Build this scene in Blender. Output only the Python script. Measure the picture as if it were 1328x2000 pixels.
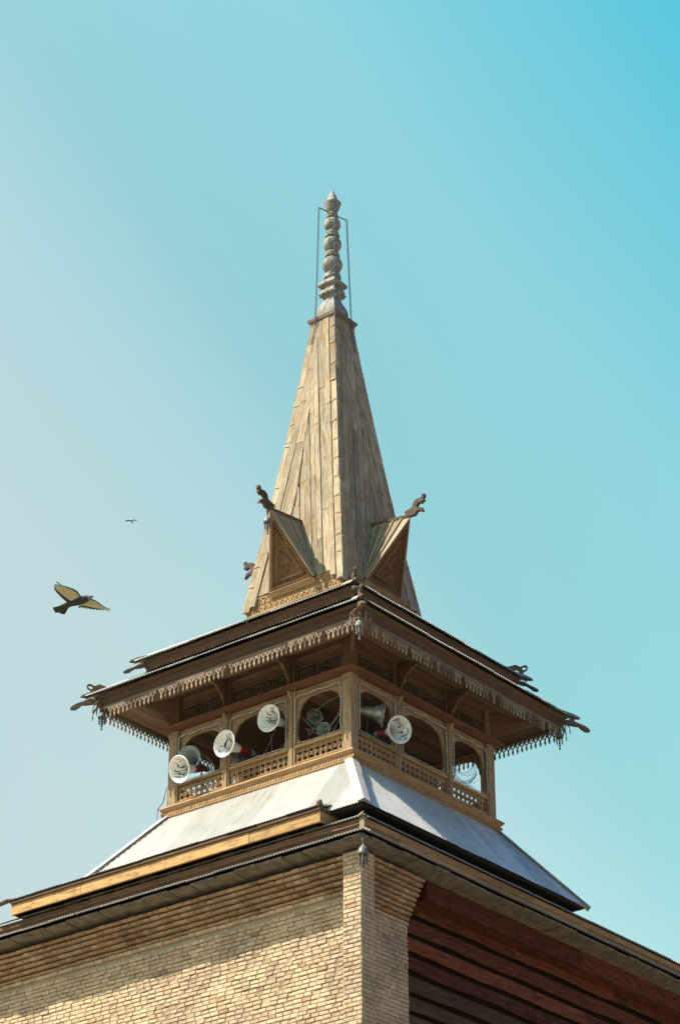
import bpy, bmesh, math, random
from mathutils import Vector, Matrix
random.seed(7)
R = math.radians
scene = bpy.context.scene
for o in list(bpy.data.objects): bpy.data.objects.remove(o)
Z0 = 21.84                                   # height of the gallery floor above the ground

# ---------------------------------------------------------------- camera
CAM = Vector((31.434, -39.026, 1.601))
RIGHT = Vector((0.7802, 0.6255, -0.0020)); UP = Vector((0.3035, -0.3758, 0.8755))
RIGHT.normalize(); UP = (UP - RIGHT * UP.dot(RIGHT)).normalized(); BACK = RIGHT.cross(UP)
cd = bpy.data.cameras.new('camera'); cam = bpy.data.objects.new('camera', cd)
scene.collection.objects.link(cam)
cam.matrix_world = Matrix(((RIGHT.x, UP.x, BACK.x, CAM.x), (RIGHT.y, UP.y, BACK.y, CAM.y), (RIGHT.z, UP.z, BACK.z, CAM.z), (0, 0, 0, 1)))
cd.sensor_fit = 'VERTICAL'; cd.sensor_height = 24; cd.lens = 24 * 4908.8 / 2000
cd.clip_start = 0.1; cd.clip_end = 6000
scene.camera = cam

# ---------------------------------------------------------------- sky and sun
EL = R(52); AZ = Vector((-0.63, -0.78)).normalized()
HAZE_DIR = tuple((RIGHT * -.782 + UP * -.623).normalized())
SKY_REST = (.27, .33, .52)
w = bpy.data.worlds.new('World'); scene.world = w; w.use_nodes = True
nt = w.node_tree; bg = nt.nodes['Background']
sky = nt.nodes.new('ShaderNodeTexSky'); sky.sky_type = 'NISHITA'; sky.sun_disc = False
sky.sun_elevation = EL; sky.sun_rotation = math.atan2(AZ.x, AZ.y) % (2 * math.pi)
sky.air_density = 1.0; sky.dust_density = 1.3; sky.ozone_density = 1.0; sky.altitude = 0
# summer haze: the sky is paler towards the sun side and the horizon, deeper and greener away from it
geo = nt.nodes.new('ShaderNodeTexCoord'); dp = nt.nodes.new('ShaderNodeVectorMath'); dp.operation = 'DOT_PRODUCT'
nt.links.new(geo.outputs['Generated'], dp.inputs[0]); dp.inputs[1].default_value = HAZE_DIR
mrg = nt.nodes.new('ShaderNodeMapRange'); mrg.inputs['From Min'].default_value = -1; mrg.inputs['From Max'].default_value = 1
nt.links.new(dp.outputs['Value'], mrg.inputs['Value'])
hz_ = nt.nodes.new('ShaderNodeValToRGB'); el_ = hz_.color_ramp.elements
SKY = ((-.60, SKY_REST), (-0.27, (0.228, 1.103, 0.823)), (-0.215, (0.367, 1.173, 0.844)), (-0.11, (0.831, 1.242, 0.809)), (-0.02, (0.857, 1.137, 0.739)), (0.035, (1.19, 1.199, 0.761)), (0.1, (1.312, 1.181, 0.726)), (0.2, (1.26, 1.059, 0.691)), (.60, SKY_REST))
while len(el_) < len(SKY): el_.new(.5)
for e_, (p_, c_) in zip(el_, SKY): e_.position = (p_ + 1) / 2; e_.color = (*c_, 1)
nt.links.new(mrg.outputs[0], hz_.inputs[0])
tint = nt.nodes.new('ShaderNodeMix'); tint.data_type = 'RGBA'; tint.blend_type = 'MULTIPLY'; tint.inputs['Factor'].default_value = 1.0
nt.links.new(sky.outputs[0], tint.inputs['A']); nt.links.new(hz_.outputs[0], tint.inputs['B'])
spz = nt.nodes.new('ShaderNodeSeparateXYZ'); nt.links.new(geo.outputs['Generated'], spz.inputs[0])
mz = nt.nodes.new('ShaderNodeMapRange'); nt.links.new(spz.outputs['Z'], mz.inputs['Value'])
mz.inputs['From Min'].default_value = .28; mz.inputs['From Max'].default_value = .68; mz.inputs['To Min'].default_value = .86; mz.inputs['To Max'].default_value = 1.04
tz = nt.nodes.new('ShaderNodeMix'); tz.data_type = 'RGBA'; tz.blend_type = 'MULTIPLY'; tz.inputs['Factor'].default_value = 1.0
nt.links.new(tint.outputs['Result'], tz.inputs['A']); nt.links.new(mz.outputs[0], tz.inputs['B'])
nt.links.new(tz.outputs['Result'], bg.inputs['Color'])
bg.inputs['Strength'].default_value = 0.15
sd = bpy.data.lights.new('sun', 'SUN'); sun = bpy.data.objects.new('sun', sd); scene.collection.objects.link(sun)
sd.energy = 5.0; sd.angle = R(0.5); sd.color = (1.0, 0.90, 0.74)
dirv = Vector((-AZ.x * math.cos(EL), -AZ.y * math.cos(EL), -math.sin(EL)))
sun.rotation_euler = dirv.to_track_quat('-Z', 'Y').to_euler(); sun.location = (-40, -70, 90)
scene.view_settings.view_transform = 'Standard'; scene.view_settings.look = 'None'
scene.view_settings.exposure = 1.0; scene.view_settings.gamma = 1; scene.view_settings.use_curve_mapping = False

# ---------------------------------------------------------------- materials
def N(nt, t, **k):
    n = nt.nodes.new(t)
    for a, v in k.items(): setattr(n, a, v)
    return n
def base_mat(name):
    m = bpy.data.materials.new(name); m.use_nodes = True
    return m, m.node_tree, m.node_tree.nodes['Principled BSDF']
def ramp(nt, stops):
    r = N(nt, 'ShaderNodeValToRGB'); el = r.color_ramp.elements
    while len(el) < len(stops): el.new(0.5)
    for e, (p, c) in zip(el, stops): e.position = p; e.color = (*c, 1)
    return r
def wood(name, dark, mid, light, stain=None, stain_amt=0.5, bump=0.35, rough=0.85, tintamt=0.45, sc=1.0, spots=0.0, ct=(0.30, 0.48, 0.68)):
    m, nt, b = base_mat(name); L = nt.links.new
    uv = N(nt, 'ShaderNodeUVMap')
    mp = N(nt, 'ShaderNodeMapping'); mp.inputs['Scale'].default_value = (22 * sc, 1.3 * sc, 1); L(uv.outputs[0], mp.inputs[0])
    n1 = N(nt, 'ShaderNodeTexNoise'); n1.inputs['Scale'].default_value = 1; n1.inputs['Detail'].default_value = 7; n1.inputs['Roughness'].default_value = 0.65
    n1.inputs['Distortion'].default_value = 0.6; L(mp.outputs[0], n1.inputs['Vector'])
    mp2 = N(nt, 'ShaderNodeMapping'); mp2.inputs['Scale'].default_value = (90 * sc, 3 * sc, 1); L(uv.outputs[0], mp2.inputs[0])
    n2 = N(nt, 'ShaderNodeTexNoise'); n2.inputs['Scale'].default_value = 1; n2.inputs['Detail'].default_value = 4; L(mp2.outputs[0], n2.inputs['Vector'])
    mx = N(nt, 'ShaderNodeMix'); mx.inputs['Factor'].default_value = 0.4
    L(n1.outputs['Fac'], mx.inputs['A']); L(n2.outputs['Fac'], mx.inputs['B'])
    rp = ramp(nt, [(ct[0], dark), (ct[1], mid), (ct[2], light)]); L(mx.outputs['Result'], rp.inputs[0])
    col = rp.outputs[0]
    tc = N(nt, 'ShaderNodeTexCoord')
    if stain:
        n3 = N(nt, 'ShaderNodeTexNoise'); n3.inputs['Scale'].default_value = 1.0; n3.inputs['Detail'].default_value = 6; n3.inputs['Roughness'].default_value = 0.7
        mp3 = N(nt, 'ShaderNodeMapping'); mp3.inputs['Scale'].default_value = (9, 2.2, 1); L(uv.outputs[0], mp3.inputs[0]); L(mp3.outputs[0], n3.inputs['Vector'])
        r3 = ramp(nt, [(0.50, (0, 0, 0)), (0.66, (1, 1, 1))]); L(n3.outputs['Fac'], r3.inputs[0])
        ml = N(nt, 'ShaderNodeMath', operation='MULTIPLY'); ml.inputs[1].default_value = stain_amt; L(r3.outputs[0], ml.inputs[0])
        s = N(nt, 'ShaderNodeMix', data_type='RGBA'); L(ml.outputs[0], s.inputs['Factor']); L(col, s.inputs['A']); s.inputs['B'].default_value = (*stain, 1)
        col = s.outputs['Result']
    if spots:
        n4 = N(nt, 'ShaderNodeTexNoise'); n4.inputs['Scale'].default_value = 1.0; n4.inputs['Detail'].default_value = 3
        mp4 = N(nt, 'ShaderNodeMapping'); mp4.inputs['Scale'].default_value = (16, 5, 1); L(uv.outputs[0], mp4.inputs[0]); L(mp4.outputs[0], n4.inputs['Vector'])
        r4 = ramp(nt, [(0.66, (0, 0, 0)), (0.74, (1, 1, 1))]); L(n4.outputs['Fac'], r4.inputs[0])
        ml = N(nt, 'ShaderNodeMath', operation='MULTIPLY'); ml.inputs[1].default_value = spots; L(r4.outputs[0], ml.inputs[0])
        s = N(nt, 'ShaderNodeMix', data_type='RGBA'); L(ml.outputs[0], s.inputs['Factor']); L(col, s.inputs['A']); s.inputs['B'].default_value = (dark[0] * .5, dark[1] * .45, dark[2] * .4, 1)
        col = s.outputs['Result']
    at = N(nt, 'ShaderNodeAttribute', attribute_name='tint')
    mr = N(nt, 'ShaderNodeMapRange'); mr.inputs['To Min'].default_value = 1 - tintamt; mr.inputs['To Max'].default_value = 1 + tintamt * 0.5
    L(at.outputs['Fac'], mr.inputs['Value'])
    mm = N(nt, 'ShaderNodeMix', data_type='RGBA', blend_type='MULTIPLY'); mm.inputs['Factor'].default_value = 1
    L(col, mm.inputs['A']); L(mr.outputs[0], mm.inputs['B'])
    L(mm.outputs['Result'], b.inputs['Base Color']); b.inputs['Roughness'].default_value = rough; b.inputs['Specular IOR Level'].default_value = 0.25
    bp = N(nt, 'ShaderNodeBump'); bp.inputs['Strength'].default_value = bump; bp.inputs['Distance'].default_value = 0.02
    L(mx.outputs['Result'], bp.inputs['Height']); L(bp.outputs[0], b.inputs['Normal'])
    return m
def plain(name, c, rough=0.6, metal=0.0, var=0.15, scale=8, bump=0.1, c2=None, spec=0.4, lo=.35, hi=.7, stretch=(1, 1, 1)):
    m, nt, b = base_mat(name); L = nt.links.new
    tc = N(nt, 'ShaderNodeTexCoord'); mp = N(nt, 'ShaderNodeMapping'); mp.inputs['Scale'].default_value = stretch; L(tc.outputs['Object'], mp.inputs[0])
    n = N(nt, 'ShaderNodeTexNoise'); n.inputs['Scale'].default_value = scale; n.inputs['Detail'].default_value = 7; n.inputs['Roughness'].default_value = .65
    L(mp.outputs[0], n.inputs['Vector'])
    c2 = c2 or tuple(x * (1 - var) for x in c)
    r = ramp(nt, [(lo, c2), (hi, c)]); L(n.outputs['Fac'], r.inputs[0])
    L(r.outputs[0], b.inputs['Base Color']); b.inputs['Roughness'].default_value = rough; b.inputs['Metallic'].default_value = metal
    b.inputs['Specular IOR Level'].default_value = spec
    bp = N(nt, 'ShaderNodeBump'); bp.inputs['Strength'].default_value = bump; bp.inputs['Distance'].default_value = 0.02
    L(n.outputs['Fac'], bp.inputs['Height']); L(bp.outputs[0], b.inputs['Normal'])
    return m
def sheet_metal(name, c, dirt, metal=0.25, rough=0.5, amt=0.6, rust=None):
    # painted corrugated sheet: dirt streaks run down the slope (uv.y is along the slope)
    m, nt, b = base_mat(name); L = nt.links.new
    uv = N(nt, 'ShaderNodeUVMap')
    def noise(sx, sy, det=6):
        mp = N(nt, 'ShaderNodeMapping'); mp.inputs['Scale'].default_value = (sx, sy, 1); L(uv.outputs[0], mp.inputs[0])
        n = N(nt, 'ShaderNodeTexNoise'); n.inputs['Scale'].default_value = 1; n.inputs['Detail'].default_value = det; n.inputs['Roughness'].default_value = .7
        L(mp.outputs[0], n.inputs['Vector']); return n.outputs['Fac']
    a = noise(11, 0.5); c1 = noise(2.2, 1.6); d = noise(45, 2.5)
    x = N(nt, 'ShaderNodeMath', operation='ADD'); L(a, x.inputs[0]); L(c1, x.inputs[1])
    y = N(nt, 'ShaderNodeMath', operation='ADD'); L(x.outputs[0], y.inputs[0]); L(d, y.inputs[1])
    z = N(nt, 'ShaderNodeMath', operation='DIVIDE'); L(y.outputs[0], z.inputs[0]); z.inputs[1].default_value = 3
    r = ramp(nt, [(0.40, tuple(dirt[i] * amt + c[i] * (1 - amt) for i in range(3))), (0.475, tuple(c[i] * .86 for i in range(3))), (0.57, c)])
    L(z.outputs[0], r.inputs[0]); col = r.outputs[0]
    if rust:
        q = noise(14, 3); rr = ramp(nt, [(0.62, (0, 0, 0)), (0.70, (1, 1, 1))]); L(q, rr.inputs[0])
        s = N(nt, 'ShaderNodeMix', data_type='RGBA'); L(rr.outputs[0], s.inputs['Factor']); L(col, s.inputs['A']); s.inputs['B'].default_value = (*rust, 1); col = s.outputs['Result']
    at = N(nt, 'ShaderNodeAttribute', attribute_name='tint')
    mr = N(nt, 'ShaderNodeMapRange'); mr.inputs['To Min'].default_value = .82; mr.inputs['To Max'].default_value = 1.06; L(at.outputs['Fac'], mr.inputs['Value'])
    mm = N(nt, 'ShaderNodeMix', data_type='RGBA', blend_type='MULTIPLY'); mm.inputs['Factor'].default_value = 1; L(col, mm.inputs['A']); L(mr.outputs[0], mm.inputs['B'])
    L(mm.outputs['Result'], b.inputs['Base Color']); b.inputs['Metallic'].default_value = metal; b.inputs['Roughness'].default_value = rough
    bp = N(nt, 'ShaderNodeBump'); bp.inputs['Strength'].default_value = .15; bp.inputs['Distance'].default_value = .02
    L(z.outputs[0], bp.inputs['Height']); L(bp.outputs[0], b.inputs['Normal'])
    return m
def brick_mat(name, c1, c2, c3):
    m, nt, b = base_mat(name); L = nt.links.new
    at = N(nt, 'ShaderNodeAttribute', attribute_name='tint')
    r = ramp(nt, [(0.0, c1), (0.45, c2), (1.0, c3)]); L(at.outputs['Fac'], r.inputs[0])
    tc = N(nt, 'ShaderNodeTexCoord')
    n = N(nt, 'ShaderNodeTexNoise'); n.inputs['Scale'].default_value = 26; n.inputs['Detail'].default_value = 6; n.inputs['Roughness'].default_value = .7; L(tc.outputs['Object'], n.inputs['Vector'])
    n2 = N(nt, 'ShaderNodeTexNoise'); n2.inputs['Scale'].default_value = 1.1; n2.inputs['Detail'].default_value = 6; L(tc.outputs['Object'], n2.inputs['Vector'])
    r2 = ramp(nt, [(0.3, (.62, .6, .58)), (0.7, (1.12, 1.1, 1.06))]); L(n.outputs['Fac'], r2.inputs[0])
    r3 = ramp(nt, [(0.32, (.72, .72, .74)), (0.62, (1.08, 1.05, 1.0))]); L(n2.outputs['Fac'], r3.inputs[0])
    a = N(nt, 'ShaderNodeMix', data_type='RGBA', blend_type='MULTIPLY'); a.inputs['Factor'].default_value = 1; L(r.outputs[0], a.inputs['A']); L(r2.outputs[0], a.inputs['B'])
    c = N(nt, 'ShaderNodeMix', data_type='RGBA', blend_type='MULTIPLY'); c.inputs['Factor'].default_value = 1; L(a.outputs['Result'], c.inputs['A']); L(r3.outputs[0], c.inputs['B'])
    n5 = N(nt, 'ShaderNodeTexNoise'); n5.inputs['Scale'].default_value = 3.4; n5.inputs['Detail'].default_value = 9; n5.inputs['Roughness'].default_value = .75; L(tc.outputs['Object'], n5.inputs['Vector'])
    r5 = ramp(nt, [(0.55, (0, 0, 0)), (0.66, (.75, .75, .75))]); L(n5.outputs['Fac'], r5.inputs[0])
    sm = N(nt, 'ShaderNodeMix', data_type='RGBA'); L(r5.outputs[0], sm.inputs['Factor']); L(c.outputs['Result'], sm.inputs['A']); sm.inputs['B'].default_value = (.50, .40, .285, 1)
    n6 = N(nt, 'ShaderNodeTexNoise'); n6.inputs['Scale'].default_value = 2.3; n6.inputs['Detail'].default_value = 8; n6.inputs['Roughness'].default_value = .7; L(tc.outputs['Object'], n6.inputs['Vector'])
    r6 = ramp(nt, [(0.63, (0, 0, 0)), (0.70, (.7, .7, .7))]); L(n6.outputs['Fac'], r6.inputs[0])
    sd_ = N(nt, 'ShaderNodeMix', data_type='RGBA'); L(r6.outputs[0], sd_.inputs['Factor']); L(sm.outputs['Result'], sd_.inputs['A']); sd_.inputs['B'].default_value = (.17, .11, .075, 1)
    c = sd_
    L(c.outputs['Result'], b.inputs['Base Color']); b.inputs['Roughness'].default_value = .92; b.inputs['Specular IOR Level'].default_value = .15
    bp = N(nt, 'ShaderNodeBump'); bp.inputs['Strength'].default_value = .5; bp.inputs['Distance'].default_value = .02; L(n.outputs['Fac'], bp.inputs['Height']); L(bp.outputs[0], b.inputs['Normal'])
    return m

M = {}
M['spire'] = wood('weathered_spire_wood', (.08, .058, .037), (.285, .228, .157), (.44, .38, .288), stain=(.27, .145, .05), stain_amt=.75, spots=.9, tintamt=.30, bump=1.0, ct=(.35, .475, .60))
M['core'] = wood('shade_dark_wood', (.012, .009, .007), (.022, .016, .012), (.035, .025, .018), tintamt=.3)  # near-black wood: shade of the under-roof voids is painted into its colour
M['brown'] = wood('brown_wood', (.075, .043, .026), (.145, .086, .050), (.22, .135, .08), stain=(.05, .032, .022), tintamt=.35)
M['fascia'] = wood('dark_fascia_wood', (.052, .030, .018), (.105, .061, .036), (.165, .10, .06), stain=(.13, .065, .036), stain_amt=.5, tintamt=.3)
M['golden'] = wood('golden_wood', (.14, .085, .042), (.32, .20, .098), (.46, .315, .175), stain=(.22, .125, .055), stain_amt=.5, tintamt=.35, spots=.4)
M['post'] = wood('gallery_post_wood', (.15, .095, .055), (.30, .20, .115), (.43, .32, .20), stain=(.12, .08, .05), stain_amt=.6, tintamt=.3, spots=.5)
M['yellow'] = wood('yellow_plank_wood', (.19, .10, .042), (.42, .255, .105), (.55, .36, .16), stain=(.17, .095, .048), stain_amt=.85, tintamt=.25, spots=.8)
M['valance'] = wood('grey_valance_wood', (.11, .08, .057), (.23, .178, .13), (.37, .31, .245), tintamt=.6)
M['planks'] = wood('dark_red_plank_wood', (.028, .010, .006), (.135, .036, .014), (.30, .080, .028), stain=(.022, .013, .010), stain_amt=.75, tintamt=.55, rough=.92, spots=.8, bump=.8)
M['greyplanks'] = wood('grey_brown_plank_wood', (.034, .019, .012), (.125, .062, .034), (.235, .13, .076), stain=(.14, .055, .025), stain_amt=.5, tintamt=.5, rough=.92, spots=.8, bump=.8)
M['ledge'] = wood('reddish_ledge_wood', (.062, .028, .018), (.12, .054, .034), (.18, .092, .058), tintamt=.3)
M['carved'] = wood('carved_dark_wood', (.042, .029, .021), (.095, .066, .046), (.19, .14, .098), tintamt=.3, bump=.8)
M['gable'] = wood('carved_gable_wood', (.085, .045, .022), (.175, .095, .046), (.27, .155, .075), tintamt=.35, stain=(.06, .035, .02), stain_amt=.5)
M['greyroof'] = wood('grey_board_wood', (.125, .093, .064), (.29, .222, .155), (.43, .345, .26), tintamt=.45, stain=(.30, .19, .085), stain_amt=.4)
M['capwood'] = wood('grey_moulding_wood', (.07, .055, .042), (.15, .122, .095), (.23, .19, .15), tintamt=.2)
M['soffit'] = wood('soffit_board_wood', (.095, .058, .036), (.18, .112, .070), (.26, .17, .11), tintamt=.4)
M['white_sheet'] = sheet_metal('white_corrugated_sheet', (.68, .665, .635), (.22, .20, .175), metal=.45, rough=.40, amt=.65)
M['grey_sheet'] = sheet_metal('grey_corrugated_sheet', (.43, .415, .39), (.16, .14, .12), metal=.2, rough=.5, rust=(.22, .13, .08))
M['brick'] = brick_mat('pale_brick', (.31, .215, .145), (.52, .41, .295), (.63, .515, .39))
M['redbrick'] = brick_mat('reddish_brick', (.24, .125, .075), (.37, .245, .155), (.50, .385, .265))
M['mortar'] = plain('mortar', (.47, .38, .27), .95, var=.4, scale=14, bump=.6)
M['slab'] = plain('grey_stone_slab', (.20, .172, .138), .9, var=.55, scale=6, bump=.6)
M['finial'] = plain('weathered_finial_metal', (.31, .30, .27), .8, .0, scale=8, c2=(.11, .108, .098), lo=.33, hi=.66, bump=.2)
M['darkmetal'] = plain('dark_iron', (.05, .05, .055), .5, .6, bump=.2)
M['chainiron'] = plain('blued_chain_iron', (.06, .085, .14), .5, .3, bump=.2)
M['bell'] = plain('grey_turned_wood', (.34, .325, .29), .7, 0, scale=22, c2=(.14, .125, .105))
M['bellgrey'] = plain('blue_grey_metal', (.19, .20, .20), .55, .3, scale=20, c2=(.08, .08, .08))
M['hornwhite'] = plain('white_horn_paint', (.74, .73, .70), .45, 0, scale=9, bump=.05, c2=(.50, .475, .43), lo=.28, hi=.55)
M['hornsilver'] = plain('silver_horn_metal', (.62, .63, .63), .38, .65, scale=11, c2=(.27, .28, .27), lo=.35, hi=.62, bump=.15)
M['horngrey'] = plain('grey_horn_metal', (.36, .40, .39), .5, .2, scale=6, c2=(.16, .19, .19))
M['hornred'] = plain('red_driver_paint', (.36, .040, .028), .45, 0, scale=16, c2=(.20, .03, .02))
M['ink'] = plain('dark_blue_ink', (.018, .032, .06), .6)
M['redink'] = plain('red_ink', (.42, .07, .05), .6)
M['ropelight'] = plain('rope_light_plastic', (.52, .50, .45), .4, 0, scale=40, c2=(.12, .11, .10), lo=.42, hi=.56)
M['cable'] = plain('grey_cable', (.22, .21, .19), .6)
M['bluecable'] = plain('blue_netting', (.10, .19, .40), .6)
M['cleat'] = plain('straw_yellow_cleat', (.62, .43, .14), .6, 0, scale=12, c2=(.42, .26, .08))
M['bird'] = plain('dark_plumage', (.035, .037, .033), .8, scale=30)
M['ground'] = plain('dry_ground', (.26, .215, .15), .95, scale=.6, var=.3)
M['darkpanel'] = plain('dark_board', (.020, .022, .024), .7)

# ---------------------------------------------------------------- mesh helper
class MB:
    def __init__(s): s.v = []; s.f = []; s.m = []; s.t = []; s.g = []; s.cur = 0
    def add(s, vs, fs, grain=None, tint=None, mat=None):
        b = len(s.v); s.v += [tuple(p) for p in vs]
        t = random.random() if tint is None else tint
        o = (random.random() * 37, random.random() * 37)
        for f in fs:
            s.f.append(tuple(b + i for i in f)); s.m.append(s.cur if mat is None else mat); s.t.append(t); s.g.append((grain, o))
    def box(s, lo, hi, grain=None, tint=None, mat=None, fr=None):
        x0, y0, z0 = lo; x1, y1, z1 = hi
        vs = [(x, y, z) for z in (z0, z1) for y in (y0, y1) for x in (x0, x1)]
        if fr: vs = [fr(*p) for p in vs]
        if grain is None:
            d = [abs(x1 - x0), abs(y1 - y0), abs(z1 - z0)]; k = d.index(max(d)); grain = Vector([1 if i == k else 0 for i in range(3)])
            if fr: grain = (Vector(fr(*grain)) - Vector(fr(0, 0, 0)))
        s.add(vs, [(0, 2, 3, 1), (4, 5, 7, 6), (0, 1, 5, 4), (2, 6, 7, 3), (0, 4, 6, 2), (1, 3, 7, 5)], grain, tint, mat)
    def prism(s, poly, fn, d0, d1, grain=None, tint=None, mat=None, chamfer=0):
        """poly: 2-D outline; fn(a, b, d) -> 3-D; extruded from depth d0 to d1"""
        n = len(poly); vs = [fn(a, b, d0) for a, b in poly] + [fn(a, b, d1) for a, b in poly]
        fs = [tuple(range(n))[::-1], tuple(range(n, 2 * n))] + [(i, (i + 1) % n, n + (i + 1) % n, n + i) for i in range(n)]
        s.add(vs, fs, grain, tint, mat)
    def beam(s, p, q, wd, ht, up=(0, 0, 1), tint=None, mat=None, taper=1.0):
        p = Vector(p); q = Vector(q); g = (q - p).normalized(); sd = g.cross(Vector(up)).normalized(); u = sd.cross(g)
        vs = []
        for c, k in ((p, 1), (q, taper)):
            for a, b in ((-1, -1), (1, -1), (1, 1), (-1, 1)): vs.append(c + sd * a * wd / 2 * k + u * b * ht / 2 * k)
        s.add(vs, [(0, 1, 2, 3), (7, 6, 5, 4), (0, 4, 5, 1), (1, 5, 6, 2), (2, 6, 7, 3), (3, 7, 4, 0)], g, tint, mat)
    def tube(s, pts, r, n=6, tint=None, mat=None, cap=True):
        pts = [Vector(p) for p in pts]; k = len(pts); rs = r if isinstance(r, (list, tuple)) else [r] * k
        vs = []; ref = Vector((0.31, 0.22, 0.92))
        for i, p in enumerate(pts):
            d = (pts[min(i + 1, k - 1)] - pts[max(i - 1, 0)]).normalized()
            if abs(d.dot(ref)) > .98: rr = Vector((1, 0, 0))
            else: rr = ref
            a = d.cross(rr).normalized(); b = d.cross(a)
            for j in range(n):
                t = 2 * math.pi * j / n; vs.append(p + (a * math.cos(t) + b * math.sin(t)) * rs[i])
        fs = [(i * n + j, i * n + (j + 1) % n, (i + 1) * n + (j + 1) % n, (i + 1) * n + j) for i in range(k - 1) for j in range(n)]
        if cap: fs += [tuple(range(n)), tuple(range((k - 1) * n, k * n))[::-1]]
        s.add(vs, fs, (pts[-1] - pts[0]).normalized() if (pts[-1] - pts[0]).length > 1e-6 else Vector((0, 0, 1)), tint, mat)
    def lathe(s, prof, fn=None, n=20, tint=None, mat=None):
        """prof: (r, z) list around the local z axis"""
        fn = fn or (lambda p: p); vs = []
        for r, z in prof:
            for j in range(n):
                t = 2 * math.pi * j / n; vs.append(fn(Vector((r * math.cos(t), r * math.sin(t), z))))
        k = len(prof)
        fs = [(i * n + j, i * n + (j + 1) % n, (i + 1) * n + (j + 1) % n, (i + 1) * n + j) for i in range(k - 1) for j in range(n)]
        s.add(vs, fs, Vector((0, 0, 1)), tint, mat)
    def ring(s, prof, mat=None, tint=None, closed=True):
        """mitred square ring round the tower; prof: (half width, z)"""
        k = len(prof)
        for f in range(4):
            c, sn = (1, 0, -1, 0)[f], (0, 1, 0, -1)[f]
            rot = lambda x, y: (c * x - sn * y, sn * x + c * y)
            vs = []
            for h, z in prof:
                for sx in (-1, 1):
                    x, y = rot(sx * h, -h); vs.append((x, y, z))
            rg = range(k) if closed else range(k - 1)
            fs = [(2 * i, 2 * i + 1, 2 * ((i + 1) % k) + 1, 2 * ((i + 1) % k)) for i in rg]
            gx, gy = rot(1, 0); s.add(vs, fs, Vector((gx, gy, 0)), tint, mat)
    def build(s, name, mats, parent=None, smooth=False, loc=(0, 0, Z0), rot=0, bevel=0):
        me = bpy.data.meshes.new(name); me.from_pydata(s.v, [], s.f)
        for m in (mats if isinstance(mats, (list, tuple)) else [mats]): me.materials.append(m)
        me.polygons.foreach_set('material_index', s.m)
        at = me.attributes.new('tint', 'FLOAT', 'FACE'); at.data.foreach_set('value', s.t)
        uvl = me.uv_layers.new(name='UVMap'); uvs = [0.0] * (2 * len(me.loops))
        for p in me.polygons:
            g, o = s.g[p.index]; g = Vector(g) if g is not None else Vector((0, 0, 1)); n = p.normal
            u = n.cross(g)
            if u.length < .15: u = g.orthogonal(); 
            u.normalize(); gg = g.normalized()
            for li in p.loop_indices:
                co = me.vertices[me.loops[li].vertex_index].co
                uvs[2 * li] = co.dot(u) + o[0]; uvs[2 * li + 1] = co.dot(gg) + o[1]
        uvl.data.foreach_set('uv', uvs)
        if smooth: me.polygons.foreach_set('use_smooth', [True] * len(me.polygons))
        me.update()
        bm = bmesh.new(); bm.from_mesh(me); bmesh.ops.recalc_face_normals(bm, faces=bm.faces[:])
        bm.to_mesh(me); bm.free()
        ob = bpy.data.objects.new(name, me); scene.collection.objects.link(ob)
        if parent is not None: ob.parent = parent
        ob.location = loc; ob.rotation_euler = (0, 0, rot)
        if bevel:
            bv = ob.modifiers.new('bevel', 'BEVEL'); bv.width = bevel; bv.segments = 1; bv.limit_method = 'ANGLE'
        return ob
ORI = (0, 0, 0)
def tag(o, label=None, cat=None, group=None, kind=None):
    if label: o['label'] = label
    if cat: o['category'] = cat
    if group: o['group'] = group
    if kind: o['kind'] = kind
    return o
def empty(name, loc, label, cat, group=None):
    o = bpy.data.objects.new(name, None); scene.collection.objects.link(o); o.location = loc; o.empty_display_size = .2
    return tag(o, label, cat, group)
def copy_tree(o, parent=None):
    c = o.copy(); scene.collection.objects.link(c)
    if parent is not None: c.parent = parent
    for ch in list(o.children): copy_tree(ch, c)
    return c
def around(o, parent, ks=(1, 2, 3)):
    """copies of a part on the other faces of the tower"""
    for k in ks:
        c = copy_tree(o, parent); c.rotation_euler = (0, 0, k * math.pi / 2)
F = lambda x, v, z: (x, -v, z)                # face frame: along, outward, up

# ================================================================= ground
g = MB(); g.add([(-3000, -3000, 0), (3000, -3000, 0), (3000, 3000, 0), (-3000, 3000, 0)], [(0, 1, 2, 3)], Vector((1, 0, 0)))
tag(g.build('ground', M['ground'], loc=ORI), kind='structure')

root = empty('minaret', (0, 0, 0), 'square wooden minaret with a tall plank spire rising from a pale brick and plank building', 'minaret')

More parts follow.
